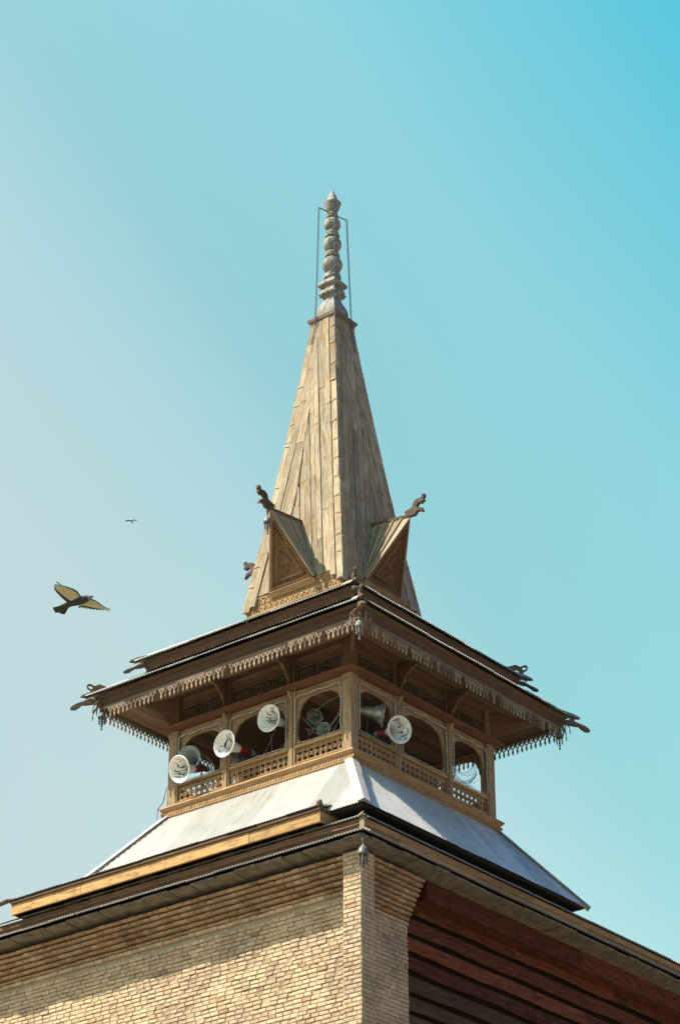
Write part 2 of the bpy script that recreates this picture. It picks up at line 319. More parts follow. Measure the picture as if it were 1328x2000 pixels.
# ================================================================= corrugated sheets
def corr(mb, x0, x1, v0, z0, v1, z1, hipl=True, hipr=True, pitch=.076, amp=.011, rag=0.01, sheet=.76, mat=None, seg=6, lap=.012):
    """sloping corrugated sheet on the -y face, eave at (v0, z0), top at (v1, z1)"""
    n = max(2, int(round((x1 - x0) / pitch * seg))); sl = Vector((0, v1 - v0, z1 - z0)); ln = sl.length
    nv, nz = -(z1 - z0) / ln, (v1 - v0) / ln          # normal in (v, z): rotate
    if nz < 0: nv, nz = -nv, -nz
    cols = []
    off = 0; lasts = None
    for i in range(n + 1):
        x = x0 + (x1 - x0) * i / n
        k = int((x - x0) // sheet)
        if k != lasts: lasts = k; off = random.uniform(-rag, rag); ti = random.random(); lift = random.uniform(0, lap)
        lim = 1.0
        if hipl and x < -v1: lim = min(lim, (v0 + x) / (v0 - v1))
        if hipr and x > v1: lim = min(lim, (v0 - x) / (v0 - v1))
        lim = max(lim, 0.0)
        a = amp * math.cos(2 * math.pi * x / pitch) + lift
        p = []
        for t in (off / ln, .5, 1.0):
            t = min(t, lim)
            p.append(F(x, v0 + (v1 - v0) * t + nv * a, z0 + (z1 - z0) * t + nz * a))
        cols.append((p, ti))
    gr = Vector(F(0, v1 - v0, z1 - z0)).normalized()
    mb_o = len(mb.v)
    for i in range(n):
        pa, ti = cols[i]; pb, _ = cols[i + 1]
        b = len(mb.v); mb.v += pa + pb
        for r in (0, 1):
            if (Vector(pa[r]) - Vector(pa[r + 1])).length < 1e-5 and (Vector(pb[r]) - Vector(pb[r + 1])).length < 1e-5: continue
            mb.f.append((b + r, b + 3 + r, b + 4 + r, b + r + 1)); mb.m.append(0); mb.t.append(ti); mb.g.append((gr, (0, 0)))
def hipcap(mb, h0, z0, h1, z1, r=.05, ext=.12):
    """folded metal strip on the hip running from (h0,h0,z0) up to (h1,h1,z1) on the near corner (+,-)"""
    p = Vector((h0, -h0, z0)); q = Vector((h1, -h1, z1)); d = (p - q).normalized(); p = p + d * ext
    sd = d.cross(Vector((0, 0, 1))).normalized(); u = sd.cross(d)
    if u.z < 0: u = -u
    N_ = 9; vs = []
    for i in range(N_):
        t = i / (N_ - 1); c = p.lerp(q, t) + u * .012
        w_ = r * (1.25 + .1 * random.uniform(-1, 1))
        for a, b in ((-w_ * 1.5, -.045), (-w_ * .7, .0), (0, .035), (w_ * .7, .0), (w_ * 1.5, -.045)):
            vs.append(c + sd * a + u * (b + random.uniform(-.004, .004)))
    fs = [(i * 5 + j, i * 5 + j + 1, (i + 1) * 5 + j + 1, (i + 1) * 5 + j) for i in range(N_ - 1) for j in range(4)]
    mb.add(vs, fs, d, random.random())

# ================================================================= brick walls
def bricks(mb, P, u0, u1, z0, z1, dep, course=.088, length=.215, rough=.009, start=0, inset=.024, fn=None, gapz=None):
    """bricks laid on a wall: P(u, depth, z) -> point, dep(z) how far a course stands out; every brick is chamfered and uneven"""
    z = z0; row = start
    while z < z1 - .02:
        d = dep(z + course / 2) if callable(dep) else dep
        hz = min(course, z1 - z) - 0.012 - (.020 if callable(gapz) and gapz(z + course / 2) else 0)
        u = u0 - (length / 2 if row % 2 else 0) - random.uniform(0, .05)
        while u < u1 - .02:
            L_ = length * random.uniform(.82, 1.15)
            a, b = max(u, u0), min(u + L_ - .008, u1)
            if b - a > .03:
                j = lambda s=1.0: random.uniform(-rough, rough) * s
                dd = d + j(); c = .012
                tilt = j(.8); bz0, bz1 = z + j(.4), z + hz + j(.4)
                back = [(a, d - .12, bz0), (b, d - .12, bz0), (b, d - .12, bz1), (a, d - .12, bz1)]
                mid = [(a + j(.3), dd - c, bz0 + j(.3)), (b + j(.3), dd - c, bz0 + j(.3)), (b + j(.3), dd - c, bz1 + j(.3)), (a + j(.3), dd - c, bz1 + j(.3))]
                fr = [(a + c, dd + tilt, bz0 + c), (b - c, dd + j(.6), bz0 + c), (b - c, dd + j(.6), bz1 - c), (a + c, dd - tilt, bz1 - c)]
                vs = [P(*q) for q in back + mid + fr]
                fs = [(8, 9, 10, 11)] + [(k, (k + 1) % 4, 4 + (k + 1) % 4, 4 + k) for k in range(4)] + [(4 + k, 4 + (k + 1) % 4, 8 + (k + 1) % 4, 8 + k) for k in range(4)]
                mb.add(vs, fs, Vector((0, 0, 1)), min(1, max(0, random.gauss(.58, .15))), (fn(z) if fn else 0))
            u += L_
        z += course; row += 1
PL = lambda u, d, z: (u, -d, z)               # left wall (faces -y)
PR = lambda u, d, z: (d, u, z)                # right wall (faces +x)
HP = 3.53; HR = 3.06                          # pier face, recessed wall face
TOP = -2.66                                   # underside of the eave slabs
def corbel(z):                                # the top courses step out to the pier face
    k = math.floor((TOP - z) / .088)
    if k < 1: return HP - HR - .01
    if k < 6: return (HP - HR) * (.84, .67, .49, .31, .14)[k - 1]
    if k == 7: return -.06
    if k == 6: return .03
    return 0.0
ZB = TOP - 44 * .088
# left wall
b = MB()
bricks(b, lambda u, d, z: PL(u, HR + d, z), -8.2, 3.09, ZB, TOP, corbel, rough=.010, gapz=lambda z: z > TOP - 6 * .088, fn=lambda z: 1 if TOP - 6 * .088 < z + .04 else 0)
b.box((-12, -3.015, -Z0), (2.55, 11.0, TOP), mat=2); b.box((2.551, -3.015, -Z0), (3.05, -2.9, TOP), mat=2)
lw = b.build('brick_wall', [M['brick'], M['redbrick'], M['mortar']], root)
tag(lw, 'pale uneven brick wall with stepped reddish corbel courses')
# corner pier
b = MB()
bricks(b, PL, 3.09, HP, ZB, TOP, HP, rough=.006, length=.27)
PX_ = lambda u, d, z: (d, u, z)
bricks(b, PX_, -HP + .012, -3.10, ZB, TOP, HP, rough=.006, length=.205, start=1)
b.box((3.09, -HP + .03, -Z0), (HP - .03, -3.08, TOP), mat=1)
b.build('corner_pier', [M['brick'], M['mortar']], root)
# right brick strip with curved corbel
b = MB()
def corbel2(z):
    k = (TOP - z) / .088
    if k < 10: return (HP - HR - .02) * max(0, 1 - (k - .5) / 10) ** 1.3 + (.015 if int(k) % 2 else 0)
    return 0.0
def strip_end(z):
    return -1.46
z = ZB; row = 0
while z < TOP - .02:
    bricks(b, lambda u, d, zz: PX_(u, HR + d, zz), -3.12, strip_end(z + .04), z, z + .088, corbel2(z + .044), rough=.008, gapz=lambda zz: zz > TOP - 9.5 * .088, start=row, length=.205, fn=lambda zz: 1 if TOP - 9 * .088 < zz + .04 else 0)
    z += .088; row += 1
b.box((2.9, -3.1, -Z0), (HR - .045, -1.47, TOP), mat=2)
b.build('brick_strip', [M['brick'], M['redbrick'], M['mortar']], root)
# dark plank wall: each board hangs out at its lower edge
b = MB()
z = TOP - .22; k = 0
while z > -6.6:
    hgt = .40 + random.uniform(-.02, .02); y = -1.47
    while y < 12:
        ly = random.uniform(3.2, 6.5); ye = min(y + ly, 12.2); xo = HR - .09 + random.uniform(-.012, .012)
        n = 8; top = []; bot = []; vs = []
        for i in range(n + 1):
            yy = y + (ye - y - .012) * i / n; wv = .010 * math.sin(yy * 2.1 + k * 1.7) + random.uniform(-.006, .006)
            vs += [(xo - .05, yy, z), (xo + wv * .5, yy, z - .008), (xo + .085 + wv, yy, z - hgt + .075 + wv), (xo + .060 + wv, yy, z - hgt + .065 + wv), (xo - .02, yy, z - .09)]
        fs = [(i * 5 + j, i * 5 + 5 + j, i * 5 + 6 + j, i * 5 + 1 + j) for i in range(n) for j in range(4)] + [(0, 1, 2, 3, 4), tuple(n * 5 + q for q in (4, 3, 2, 1, 0))]
        b.add(vs, fs, Vector((0, 1, 0)), None, 0 if k < 4 else 2); y = ye
    z -= hgt; k += 1
y = -1.22
for ye in (4.2, 12.2):                         # heavy top beam standing out under the eave
    b.box((2.7, y, TOP - .335 + random.uniform(-.01, .01)), (3.37, ye - .02, TOP + .06), mat=0); y = ye
b.box((2.6, -1.46, -Z0), (HR - .22, 12.2, TOP + .05), mat=1)
b.box((2.6, -1.46, -Z0), (HR - .05, 12.2, -6.7), mat=1)
b.build('plank_wall', [M['planks'], M['core'], M['greyplanks']], root)

# ---------------------------------------------------------------- double eave of the building (left side and right side)
XL, YR = -10.5, 11.5
def eave_side(mbs, side):
    """geometry is written for the -y face; the right side is the same mirrored through the corner diagonal"""
    x0, x1 = (XL, None) if side == 0 else (None, YR)
def mirror(mb):                               # (x, y) -> (-y, -x): the -y face becomes the +x face, near corner kept
    for i, (x, y, zz) in enumerate(mb.v): mb.v[i] = (-y, -x, zz)
    for i, (gr, o) in enumerate(mb.g):
        if gr is not None: mb.g[i] = (Vector((-gr[1], -gr[0], gr[2])), o)
    return mb
EV = 3.87
for side in (0, 1):
    xl = XL if side == 0 else -YR
    s1 = MB(); corr(s1, xl, EV + .03, EV + .03, -2.185, 3.1, -1.76, hipl=False, rag=.025, amp=.017)
    s2 = MB(); corr(s2, xl, EV + .07, EV + .07, -2.485, 3.60, -2.30, hipl=False, rag=.03, amp=.018)
    fb = MB(); x = xl
    while x < EV:
        xe = min(x + random.uniform(1.8, 3.4), EV)
        fb.box((x, EV - .07, -2.31), (xe - .006, EV - .025 + random.uniform(-.005, .005), -2.20), fr=F)
        fb.box((x, EV - .09, -2.425 + random.uniform(-.008, .006)), (xe - .006, EV - .05 + random.uniform(-.005, .005), -2.315), fr=F); x = xe
    fb.box((xl, EV - .10, -2.325), (EV - .01, EV - .008, -2.305), fr=F)
    sl = MB(); x = xl
    while x < EV - .05:
        xe = min(x + random.uniform(.4, .75), EV - .04)
        e = EV - .02 + random.uniform(-.03, .02)
        zt = -2.51 + random.uniform(-.012, .012)
        vs = [F(x + .008, HR - .1, TOP + .03), F(xe - .008, HR - .1, TOP + .03), F(xe - .01, e + random.uniform(-.02, .02), zt - .045), F(x + .01, e + random.uniform(-.02, .02), zt - .045),
              F(x + .008, HR - .1, TOP + .1), F(xe - .008, HR - .1, TOP + .1), F(xe - .01, e, zt), F(x + .01, e, zt)]
        sl.add(vs, [(0, 1, 2, 3), (7, 6, 5, 4), (3, 2, 6, 7), (0, 3, 7, 4), (1, 5, 6, 2)], Vector((1, 0, 0))); x = xe
    if side: [mirror(q) for q in (s1, s2, fb, sl)]
    r1 = s1.build('eave_roof', M['grey_sheet'], root, smooth=True)
    s2.build('lower_sheet', M['grey_sheet'], r1, smooth=True, loc=ORI)
    fb.build('fascia_board', M['brown'] if side == 0 else M['golden'], r1, loc=ORI, bevel=.004)
    sl.build('stone_slab', M['slab'], r1, loc=ORI, bevel=.008)
# flat roof filling under the skirt so that no light leaks, and far roof slopes
b = MB(); b.box((XL, -3.2, -2.3), (3.2, 11.4, -1.88)); b.build('roof_deck', M['core'], root)
# corner caps of the eaves
b = MB()
hipcap(b, EV + .0, -2.15, 3.2, -1.79, r=.04, ext=.02)
b.box((EV - .10, -EV + .0, -2.44), (EV + .01, -EV + .10, -2.2), tint=.4)
b.build('hip_cap', M['greyroof'], root)

# ---------------------------------------------------------------- wooden eave box on the left side (yellow plank fascia)
fy = 4.05; fx0, fx1 = -5.42, 2.955
b = MB(); x = fx0; cuts = [-3.4, -1.05, 1.15, fx1]
for xe in cuts:
    b.box((x, fy - .05, -2.135), (xe - .006, fy + random.uniform(-.004, .004), -1.90), fr=F); x = xe
yb = b.build('eave_box', M['yellow'], root, bevel=.006)
tag(yb, 'bright yellow plank fascia under a corrugated edge')
b = MB(); b.box((fx1 - .05, 2.4, -2.125), (fx1 - .003, fy - .052, -1.91), fr=F); b.build('end_board', M['golden'], yb, loc=ORI, bevel=.004)
b = MB(); b.box((fx0, fy - .06, -1.897), (fx1 + .01, fy + .035, -1.845), fr=F); b.box((fx1 - .01, 2.4, -1.897), (fx1 + .035, fy - .06, -1.845), fr=F)
b.box((fx0, 3.1, -2.12), (fx0 + .05, fy - .052, -1.905), fr=F)
b.build('moulding', M['fascia'], yb, loc=ORI)
b = MB(); corr(b, fx0 - .03, fx1 + .02, fy + .06, -1.815, 3.3, -1.60, hipl=False, hipr=False, rag=.012)
b.build('box_sheet', M['grey_sheet'], yb, smooth=True, loc=ORI);
x = fx0 + .5
while x < fx1 - .4:
    b = MB(); b.box((x, 3.0, -2.25), (x + .36, 3.72 + random.uniform(-.03, .03), -2.03), fr=F); b.build('joist_block', M['slab'], yb, loc=ORI, bevel=.01); x += .72
b = MB(); b.box((fx0 + .06, 3.0, -2.02), (fx1 - .06, fy - .06, -1.99), fr=F); b.build('box_soffit', M['core'], yb, loc=ORI)
# bent metal cap standing on the box corner, and the pointed cap at the far left end
b = MB()
c = Vector((fx1 - .03, -fy + .01, -1.80))
b.tube([c + Vector((-.02, .03, -.06)), c + Vector((-.02, .03, .0)), c + Vector((-.02, .03, .05)), c + Vector((-.01, .03, .095)), c + Vector((.01, .03, .12)), c + Vector((.03, .03, .125))], [.05, .066, .07, .056, .03, .006], n=10)
b.build('bent_cap', M['carved'], yb, loc=ORI, smooth=True)
b = MB(); b.tube([(fx0 + .1, -fy + .05, -1.79), (fx0 - .1, -fy - .02, -1.80), (fx0 - .5, -fy - .06, -1.86), (fx0 - .62, -fy - .06, -1.88)], [.03, .05, .045, .02], n=6)
b.build('pointed_cap', M['fascia'], yb, loc=ORI)

# ================================================================= white skirt roof
SK0, SKZ0, SK1, SKZ1 = 3.83, -1.86, 2.50, -.20
b = MB()
corr(b, -SK0, SK0, SK0, SKZ0, SK1, SKZ1, pitch=.076, amp=.012, rag=.014, lap=.004)
sk = b.build('skirt_roof', M['white_sheet'], root, smooth=True); around(sk, root)
b = MB(); hipcap(b, SK0 + .01, SKZ0 + .03, SK1, SKZ1 + .02, r=.075, ext=.06)
hc = b.build('ridge_cap', M['white_sheet'], root); around(hc, root)
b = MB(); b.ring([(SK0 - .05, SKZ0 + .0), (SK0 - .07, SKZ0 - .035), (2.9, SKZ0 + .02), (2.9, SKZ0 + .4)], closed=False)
b.build('skirt_soffit', M['core'], root)  # near-black underside paints in the shaded void below the skirt
# overlap laps: slightly lifted sheet edges
for (xa, ta, tb) in ((-.35, .05, .62), (1.15, .2, .9), (2.25, .0, .62)):
    pa = Vector(F(xa, SK0 + (SK1 - SK0) * ta, SKZ0 + (SKZ1 - SKZ0) * ta)); pb = Vector(F(xa + .02, SK0 + (SK1 - SK0) * tb, SKZ0 + (SKZ1 - SKZ0) * tb))
    b = MB(); u = Vector((0, -.78, .62)); sx = Vector((1, 0, 0)); n = 10; vs = []
    for i in range(n + 1):
        t = i / n; c = pa.lerp(pb, t); lf = .012 + .03 * math.sin(math.pi * t)
        vs += [c + u * .013 - sx * .16, c + u * (lf + .006), c + u * (lf - .004) + sx * .004]
    b.add(vs, [(i * 3 + j, i * 3 + j + 1, i * 3 + j + 4, i * 3 + j + 3) for i in range(n) for j in (0, 1)], Vector((0, .6, .7)))
    b.build('lapped_edge', M['white_sheet'], root, rot=math.pi / 2)

# ================================================================= gallery
# cornice ring under the gallery, with rope carving and a scalloped lower edge
b = MB()
b.ring([(2.40, 0.0), (2.62, 0.0), (2.63, -.035), (2.60, -.05), (2.595, -.075), (2.565, -.085), (2.56, -.115), (2.545, -.12), (2.545, -.20), (2.575, -.205), (2.575, -.225), (2.54, -.235), (2.50, -.235)])
gc = b.build('gallery_cornice', M['golden'], root)
for k in range(4):
    b = MB(); x = -2.56
    while x < 2.56:
        b.beam(F(x, 2.552, -.195), F(x + .05, 2.552, -.125), .045, .04, up=(0, -1, 0)); x += .072
    x = -2.54
    while x < 2.53:
        b.prism([(x, -.225), (x + .115, -.225), (x + .10, -.262), (x + .058, -.285), (x + .015, -.262)], lambda a, bb, d: F(a, d, bb), 2.50, 2.548); x += .12
    b.build('carved_trim', M['golden'], gc, loc=ORI, rot=k * math.pi / 2)
# floor, ceiling, core
b = MB()
b.box((-2.45, -2.45, -.06), (2.45, 2.45, .02)); b.build('gallery_floor', M['brown'], root)
b = MB()
for i in range(24):
    x = -2.4 + i * .2; b.box((x, -2.4, 1.70), (x + .192, 2.4, 1.745))
b.build('gallery_ceiling', M['soffit'], root)
b = MB()
for k in range(4):
    c, sn = (1, 0, -1, 0)[k], (0, 1, 0, -1)[k]
    fr = lambda x, v, z: (c * x + sn * v, sn * x - c * v, z)
    for i in range(3):
        x = -.75 + i * .25; b.box((x, .70, .02), (x + .243, .75, 1.70), fr=fr)
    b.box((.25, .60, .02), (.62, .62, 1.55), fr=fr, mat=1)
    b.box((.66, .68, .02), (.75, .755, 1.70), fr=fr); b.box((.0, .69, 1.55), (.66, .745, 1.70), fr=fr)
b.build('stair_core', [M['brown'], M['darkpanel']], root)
# corner posts
b = MB()
def post(b, x0, x1, v0, v1, z0, z1):
    b.box((x0, v0, z0), (x1, v1, z1), fr=F)
b.box((2.27, 2.27, .0), (2.50, 2.50, 1.76), fr=F)
b.box((2.235, 2.44, .0), (2.27, 2.485, 1.76), fr=F); b.box((2.44, 2.235, .0), (2.485, 2.27, 1.76), fr=F)
b.box((2.24, 2.24, 0), (2.512, 2.512, .08), fr=F); b.box((2.26, 2.26, 1.62), (2.515, 2.515, 1.70), fr=F)
cp = b.build('corner_post', M['post'], root, bevel=.008); around(cp, root)
for sx in (-.89, .89):
    b = MB()
    b.box((sx - .055, 2.30, .0), (sx + .055, 2.50, 1.76), fr=F)
    b.box((sx - .10, 2.34, .0), (sx - .057, 2.475, 1.76), fr=F); b.box((sx + .057, 2.34, .0), (sx + .10, 2.475, 1.76), fr=F)
    b.box((sx - .11, 2.30, 0), (sx + .11, 2.508, .07), fr=F)
    b.prism([(2.48, 1.55), (2.52, 1.62), (2.58, 1.70), (2.58, 1.755), (2.46, 1.755), (2.46, 1.55)], lambda a, bb, d: F(d, a, bb), sx - .03, sx + .03)
    p = b.build('post', M['post'], root, bevel=.006); around(p, root)
# arches and balustrades
def arch_outline(xa, xb, z0, ztop):
    wd = (xb - xa); half = wd / 2; cx = (xa + xb) / 2
    prof = [(.965, z0), (.86, z0 + .02), (.82, z0 + .07), (.87, z0 + .13), (.93, z0 + .16), (.93, z0 + .22), (.965, z0 + .24), (.97, ztop - .56), (.945, ztop - .50), (.925, ztop - .485), (.93, ztop - .44), (.90, ztop - .40), (.875, ztop - .39), (.88, ztop - .33), (.855, ztop - .27), (.80, ztop - .225), (.79, ztop - .18), (.73, ztop - .12), (.64, ztop - .085), (.58, ztop - .075), (.55, ztop - .045), (.40, ztop - .02), (.0, ztop)]
    rt = [(cx + a * half, z) for a, z in prof]; lt = [(cx - a * half, z) for a, z in prof]
    return rt, lt
BAYS = [(-2.235, -.99), (-.79, .79), (.99, 2.235)]
for xa, xb in BAYS:
    rt, lt = arch_outline(xa, xb, .52, 1.56)
    b = MB()
    for side, out in ((1, rt), (-1, lt)):
        xe = xb if side > 0 else xa
        for i in range(len(out) - 1):
            (x0, z0), (x1, z1) = out[i], out[i + 1]
            for d in (2.385, 2.425):
                b.add([F(x0, d, z0), F(x1, d, z1), F(xe, d, z1), F(xe, d, z0)], [(0, 1, 2, 3)], Vector((0, 0, 1)), .5)
            b.add([F(x0, 2.385, z0), F(x1, 2.385, z1), F(x1, 2.425, z1), F(x0, 2.425, z0)], [(0, 1, 2, 3)], Vector((0, 0, 1)), .2)
    # header
    b.box((xa, 2.384, 1.561), (xb, 2.426, 1.76), fr=F, tint=.5)
    b.box((xa, 2.427, 1.62), (xb, 2.45, 1.66), fr=F)
    a = b.build('arch_panel', M['post'], root); around(a, root)
    # balustrade: rails and pierced lattice
    b = MB()
    b.box((xa, 2.36, .0), (xb, 2.47, .10), fr=F); b.box((xa, 2.37, .455), (xb, 2.475, .52), fr=F); b.box((xa, 2.472, .09), (xb, 2.485, .108), fr=F)
    bal = b.build('balustrade', M['golden'], root, bevel=.004)
    b = MB(); t = .010; d0, d1 = 2.405, 2.435
    zz = [.10, .145, .24, .285, .375, .42, .455]
    nrep = round((xb - xa) / .155); u = (xb - xa) / nrep
    xs = []
    for i in range(nrep): xs += [xa + i * u, xa + i * u + u * .30]
    xs.append(xb)
    for z in zz[1:-1]: b.box((xa, d0, z - t), (xb, d1, z + t), fr=F)
    for i, x in enumerate(xs): b.box((x - t, d0 + .003, .10), (x + t, d1 - .003, .455), fr=F, grain=Vector((0, 0, 1)))
    for i in range(nrep):                       # short cross bars of the pinwheel pattern
        x = xa + i * u + u * .65
        b.box((x - t, d0 + .004, .10), (x + t, d1 - .004, .145), fr=F); b.box((x - t, d0 + .004, .24), (x + t, d1 - .004, .285), fr=F)
        b.box((x - t, d0 + .004, .375), (x + t, d1 - .004, .42), fr=F)
    b.build('lattice', M['golden'], bal, loc=ORI); around(bal, root)
# drip ledge over the arches
b = MB(); b.ring([(2.43, 1.762), (2.52, 1.765), (2.66, 1.80), (2.69, 1.812), (2.685, 1.832), (2.43, 1.90)])
b.build('drip_ledge', M['ledge'], root)
# frieze wall with fret panels
b = MB()
b.ring([(2.38, 1.80), (2.38, 2.60)], closed=False)
for z in (2.34, 2.45): b.ring([(2.381, z), (2.395, z + .003), (2.395, z + .09), (2.381, z + .094)], closed=False)
for sx in (-2.40, -.89, .89, 2.40):
    pass
fw_ = b.build('frieze_wall', M['soffit'], root)
for k in range(4):
    for sx in (-2.33, -.89, .89, 2.33):
        b = MB(); b.box((sx - .08, 2.385, 1.86), (sx + .08, 2.47, 2.58), fr=F)
        b.build('frieze_post', M['soffit'], fw_, loc=ORI, rot=k * math.pi / 2, bevel=.005)
for xa, xb in ((-2.22, -1.0), (-.78, .78), (1.0, 2.22)):
    b = MB(); b.box((xa, 2.384, 1.90), (xb, 2.40, 2.28), fr=F, mat=1)
    for z0, z1 in ((1.90, 1.94), (2.24, 2.28)): b.box((xa, 2.401, z0), (xb, 2.445, z1), fr=F)
    for x0, x1 in ((xa, xa + .035), (xb - .035, xb)): b.box((x0, 2.401, 1.941), (x1, 2.445, 2.239), fr=F)
    n = int((xb - xa - .07) / .29); u = (xb - xa - .07) / n; t = .011
    for i in range(n):
        x = xa + .035 + i * u; zl, zh = 1.94, 2.24
        bars = []
        if i % 2 == 0:
            for j in range(3):
                o = .035 + j * .042
                bars += [(x + o, zl + o, x + u - o, zl + o), (x + u - o, zl + o, x + u - o, zh - o), (x + u - o, zh - o, x + o, zh - o), (x + o, zh - o, x + o, zl + o + .03)]
        else:
            for j in range(4):
                xx = x + .02 + j * (u - .04) / 3.0
                bars += [(xx, zl, xx, zh - .05 if j % 2 else zh - .01)]
            for j in range(4):
                z = zl + .04 + j * .07; bars += [(x + .03, z, x + u * .45, z), (x + u * .55, z + .03, x + u - .03, z + .03)]
        for x0, z0, x1, z1 in bars:
            b.box((min(x0, x1) - t, 2.402, min(z0, z1) - t), (max(x0, x1) + t, 2.418 + random.uniform(0, .004), max(z0, z1) + t), fr=F)
    fp = b.build('fret_panel', [M['carved'], M['core']], root); around(fp, root)
# brackets carrying the canopy
bo = [(2.47, 1.90), (2.47, 2.52), (3.16, 2.43), (3.14, 2.38), (3.06, 2.39), (2.99, 2.37), (2.93, 2.32), (2.88, 2.32), (2.81, 2.29), (2.75, 2.22), (2.71, 2.21), (2.66, 2.14), (2.63, 2.05), (2.59, 2.03), (2.56, 1.94), (2.52, 1.88)]
for sx in (-.89, .89):
    b = MB(); b.prism(bo, lambda a, z, d: F(d, a, z), sx - .035, sx + .035, Vector((0, -1, 0)))
    for i in range(2, len(bo) - 1):
        pa, pb = bo[i], bo[i + 1]
        b.beam(F(sx, pa[0], pa[1] - .004), F(sx, pb[0], pb[1] - .004), .012, .055, up=(1, 0, 0), mat=1)
    k = b.build('bracket', [M['soffit'], M['brown']], root); around(k, root)
b = MB(); RH = math.sqrt(.5)
cb = lambda a, z, d: (a - d * RH, -a - d * RH, z)
b.prism([(2.40 + (a - 2.47) * .95, z) for a, z in bo], cb, -.035, .035, Vector((1, -1, 0)))
for i in range(2, len(bo) - 1):
    pa, pb = bo[i], bo[i + 1]
    b.beam(cb(2.40 + (pa[0] - 2.47) * .95, pa[1] - .004, 0), cb(2.40 + (pb[0] - 2.47) * .95, pb[1] - .004, 0), .05, .012, mat=1)
k = b.build('corner_bracket', [M['soffit'], M['brown']], root); around(k, root)

# ================================================================= lower canopy
E1, EZ1 = 3.77, 2.55
b = MB(); corr(b, -E1, E1, E1, EZ1, 2.35, EZ1 + .65 * (E1 - 2.35), rag=.022, amp=.015)
r1 = b.build('lower_canopy', M['grey_sheet'], root, smooth=True); around(r1, root)
b = MB(); hipcap(b, E1, EZ1 + .01, 2.4, EZ1 + .65 * (E1 - 2.4), r=.05, ext=.05); hc = b.build('ridge_cap', M['grey_sheet'], root); around(hc, root)
b = MB()
b.ring([(3.53, 2.285), (3.575, 2.285), (3.575, 2.33), (3.595, 2.335), (3.595, 2.36), (3.575, 2.365), (3.58, 2.46), (3.62, 2.475), (3.66, 2.50), (3.66, 2.535), (3.53, 2.56)])
b.build('canopy_fascia', M['fascia'], root)
b = MB()
for k in range(4):
    c, sn = (1, 0, -1, 0)[k], (0, 1, 0, -1)[k]
    fr = lambda x, v, z: (c * x + sn * v, sn * x - c * v, z)
    n = 9
    for i in range(n):
        va, vb = 2.38 + (3.54 - 2.38) * i / n, 2.38 + (3.54 - 2.38) * (i + 1) / n - .007
        za, zb = 2.56 - .25 * i / n, 2.56 - .25 * (i + 1) / n
        b.add([fr(-va, va, za), fr(va, va, za), fr(vb, vb, zb), fr(-vb, vb, zb), fr(-va, va, za + .02), fr(va, va, za + .02), fr(vb, vb, zb + .02), fr(-vb, vb, zb + .02)],
              [(0, 1, 2, 3), (3, 2, 6, 7), (0, 1, 5, 4), (4, 5, 6, 7)], Vector(fr(1, 0, 0)))
b.build('canopy_soffit', M['soffit'], root)
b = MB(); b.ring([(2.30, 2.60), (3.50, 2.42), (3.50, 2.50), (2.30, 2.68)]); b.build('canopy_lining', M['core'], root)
# pierced valance
def drop(b, x, ztop, v, wd):
    d0, d1 = v - .013, v + .013
    h = wd * .46; zr0, zr1 = ztop - .045, ztop - .175; zc = (zr0 + zr1) / 2 - .01
    sk = random.uniform(-.018, .018); ztop += random.uniform(-.008, .006); ti = random.random()
    ou = [(0, zr0), (h * .55, zc + .04), (h, zc), (h * .55, zc - .042), (.013, zr1), (-.013, zr1), (-h * .55, zc - .042), (-h, zc), (-h * .55, zc + .04)]
    inn = [(0, zr0 - .022), (h * .28, zc + .03), (h * .52, zc), (h * .26, zc - .036), (.004, zr1 + .024), (-.004, zr1 + .024), (-h * .26, zc - .036), (-h * .52, zc), (-h * .28, zc + .03)]
    n = len(ou); vs = []
    for d in (d0, d1):
        vs += [F(x + a, d, z) for a, z in ou] + [F(x + a, d, z) for a, z in inn]
    fs = []
    for i in range(n):
        j = (i + 1) % n
        fs += [(i, j, n + j, n + i), (2 * n + i, 2 * n + j, 3 * n + j, 3 * n + i), (i, j, 2 * n + j, 2 * n + i), (n + i, n + j, 3 * n + j, 3 * n + i)]
    b.add(vs, fs, Vector((0, 0, 1)), ti)
    st = [(.013, zr1 + .004), (.011, zr1 - .03), (.022, zr1 - .055), (.024, zr1 - .075), (.012, zr1 - .10), (.009, zr1 - .115), (0, zr1 - .135)]
    st = st + [(-a, z) for a, z in st[-2::-1]]
    b.prism([(x + a + sk * .3, z) for a, z in st], lambda a, z, d: F(a, d, z), d0, d1, Vector((0, 0, 1)), ti)
for k in range(4):
    b = MB(); n = 58; u = 7.12 / n
    b.box((-3.57, 3.542, 2.235), (3.57, 3.568, 2.29), fr=F, tint=.3)
    for i in range(n + 1):                       # scalloped connections between the drops
        x = -3.56 + u * i
        b.prism([(x - u * .22, 2.236), (x + u * .22, 2.236), (x + .010, 2.175), (x - .010, 2.175)], lambda a, z, d: F(a, d, z), 3.544, 3.566, Vector((0, 0, 1)), .3)
    for i in range(n):
        if random.random() < .035 or (i, k) in ((1, 1), (0, 0), (57, 0), (13, 0), (13, 1), (38, 1)): continue
        drop(b, -3.56 + u * (i + .5), 2.285, 3.555, u)
    v = b.build('valance', M['valance'], root, rot=k * math.pi / 2)

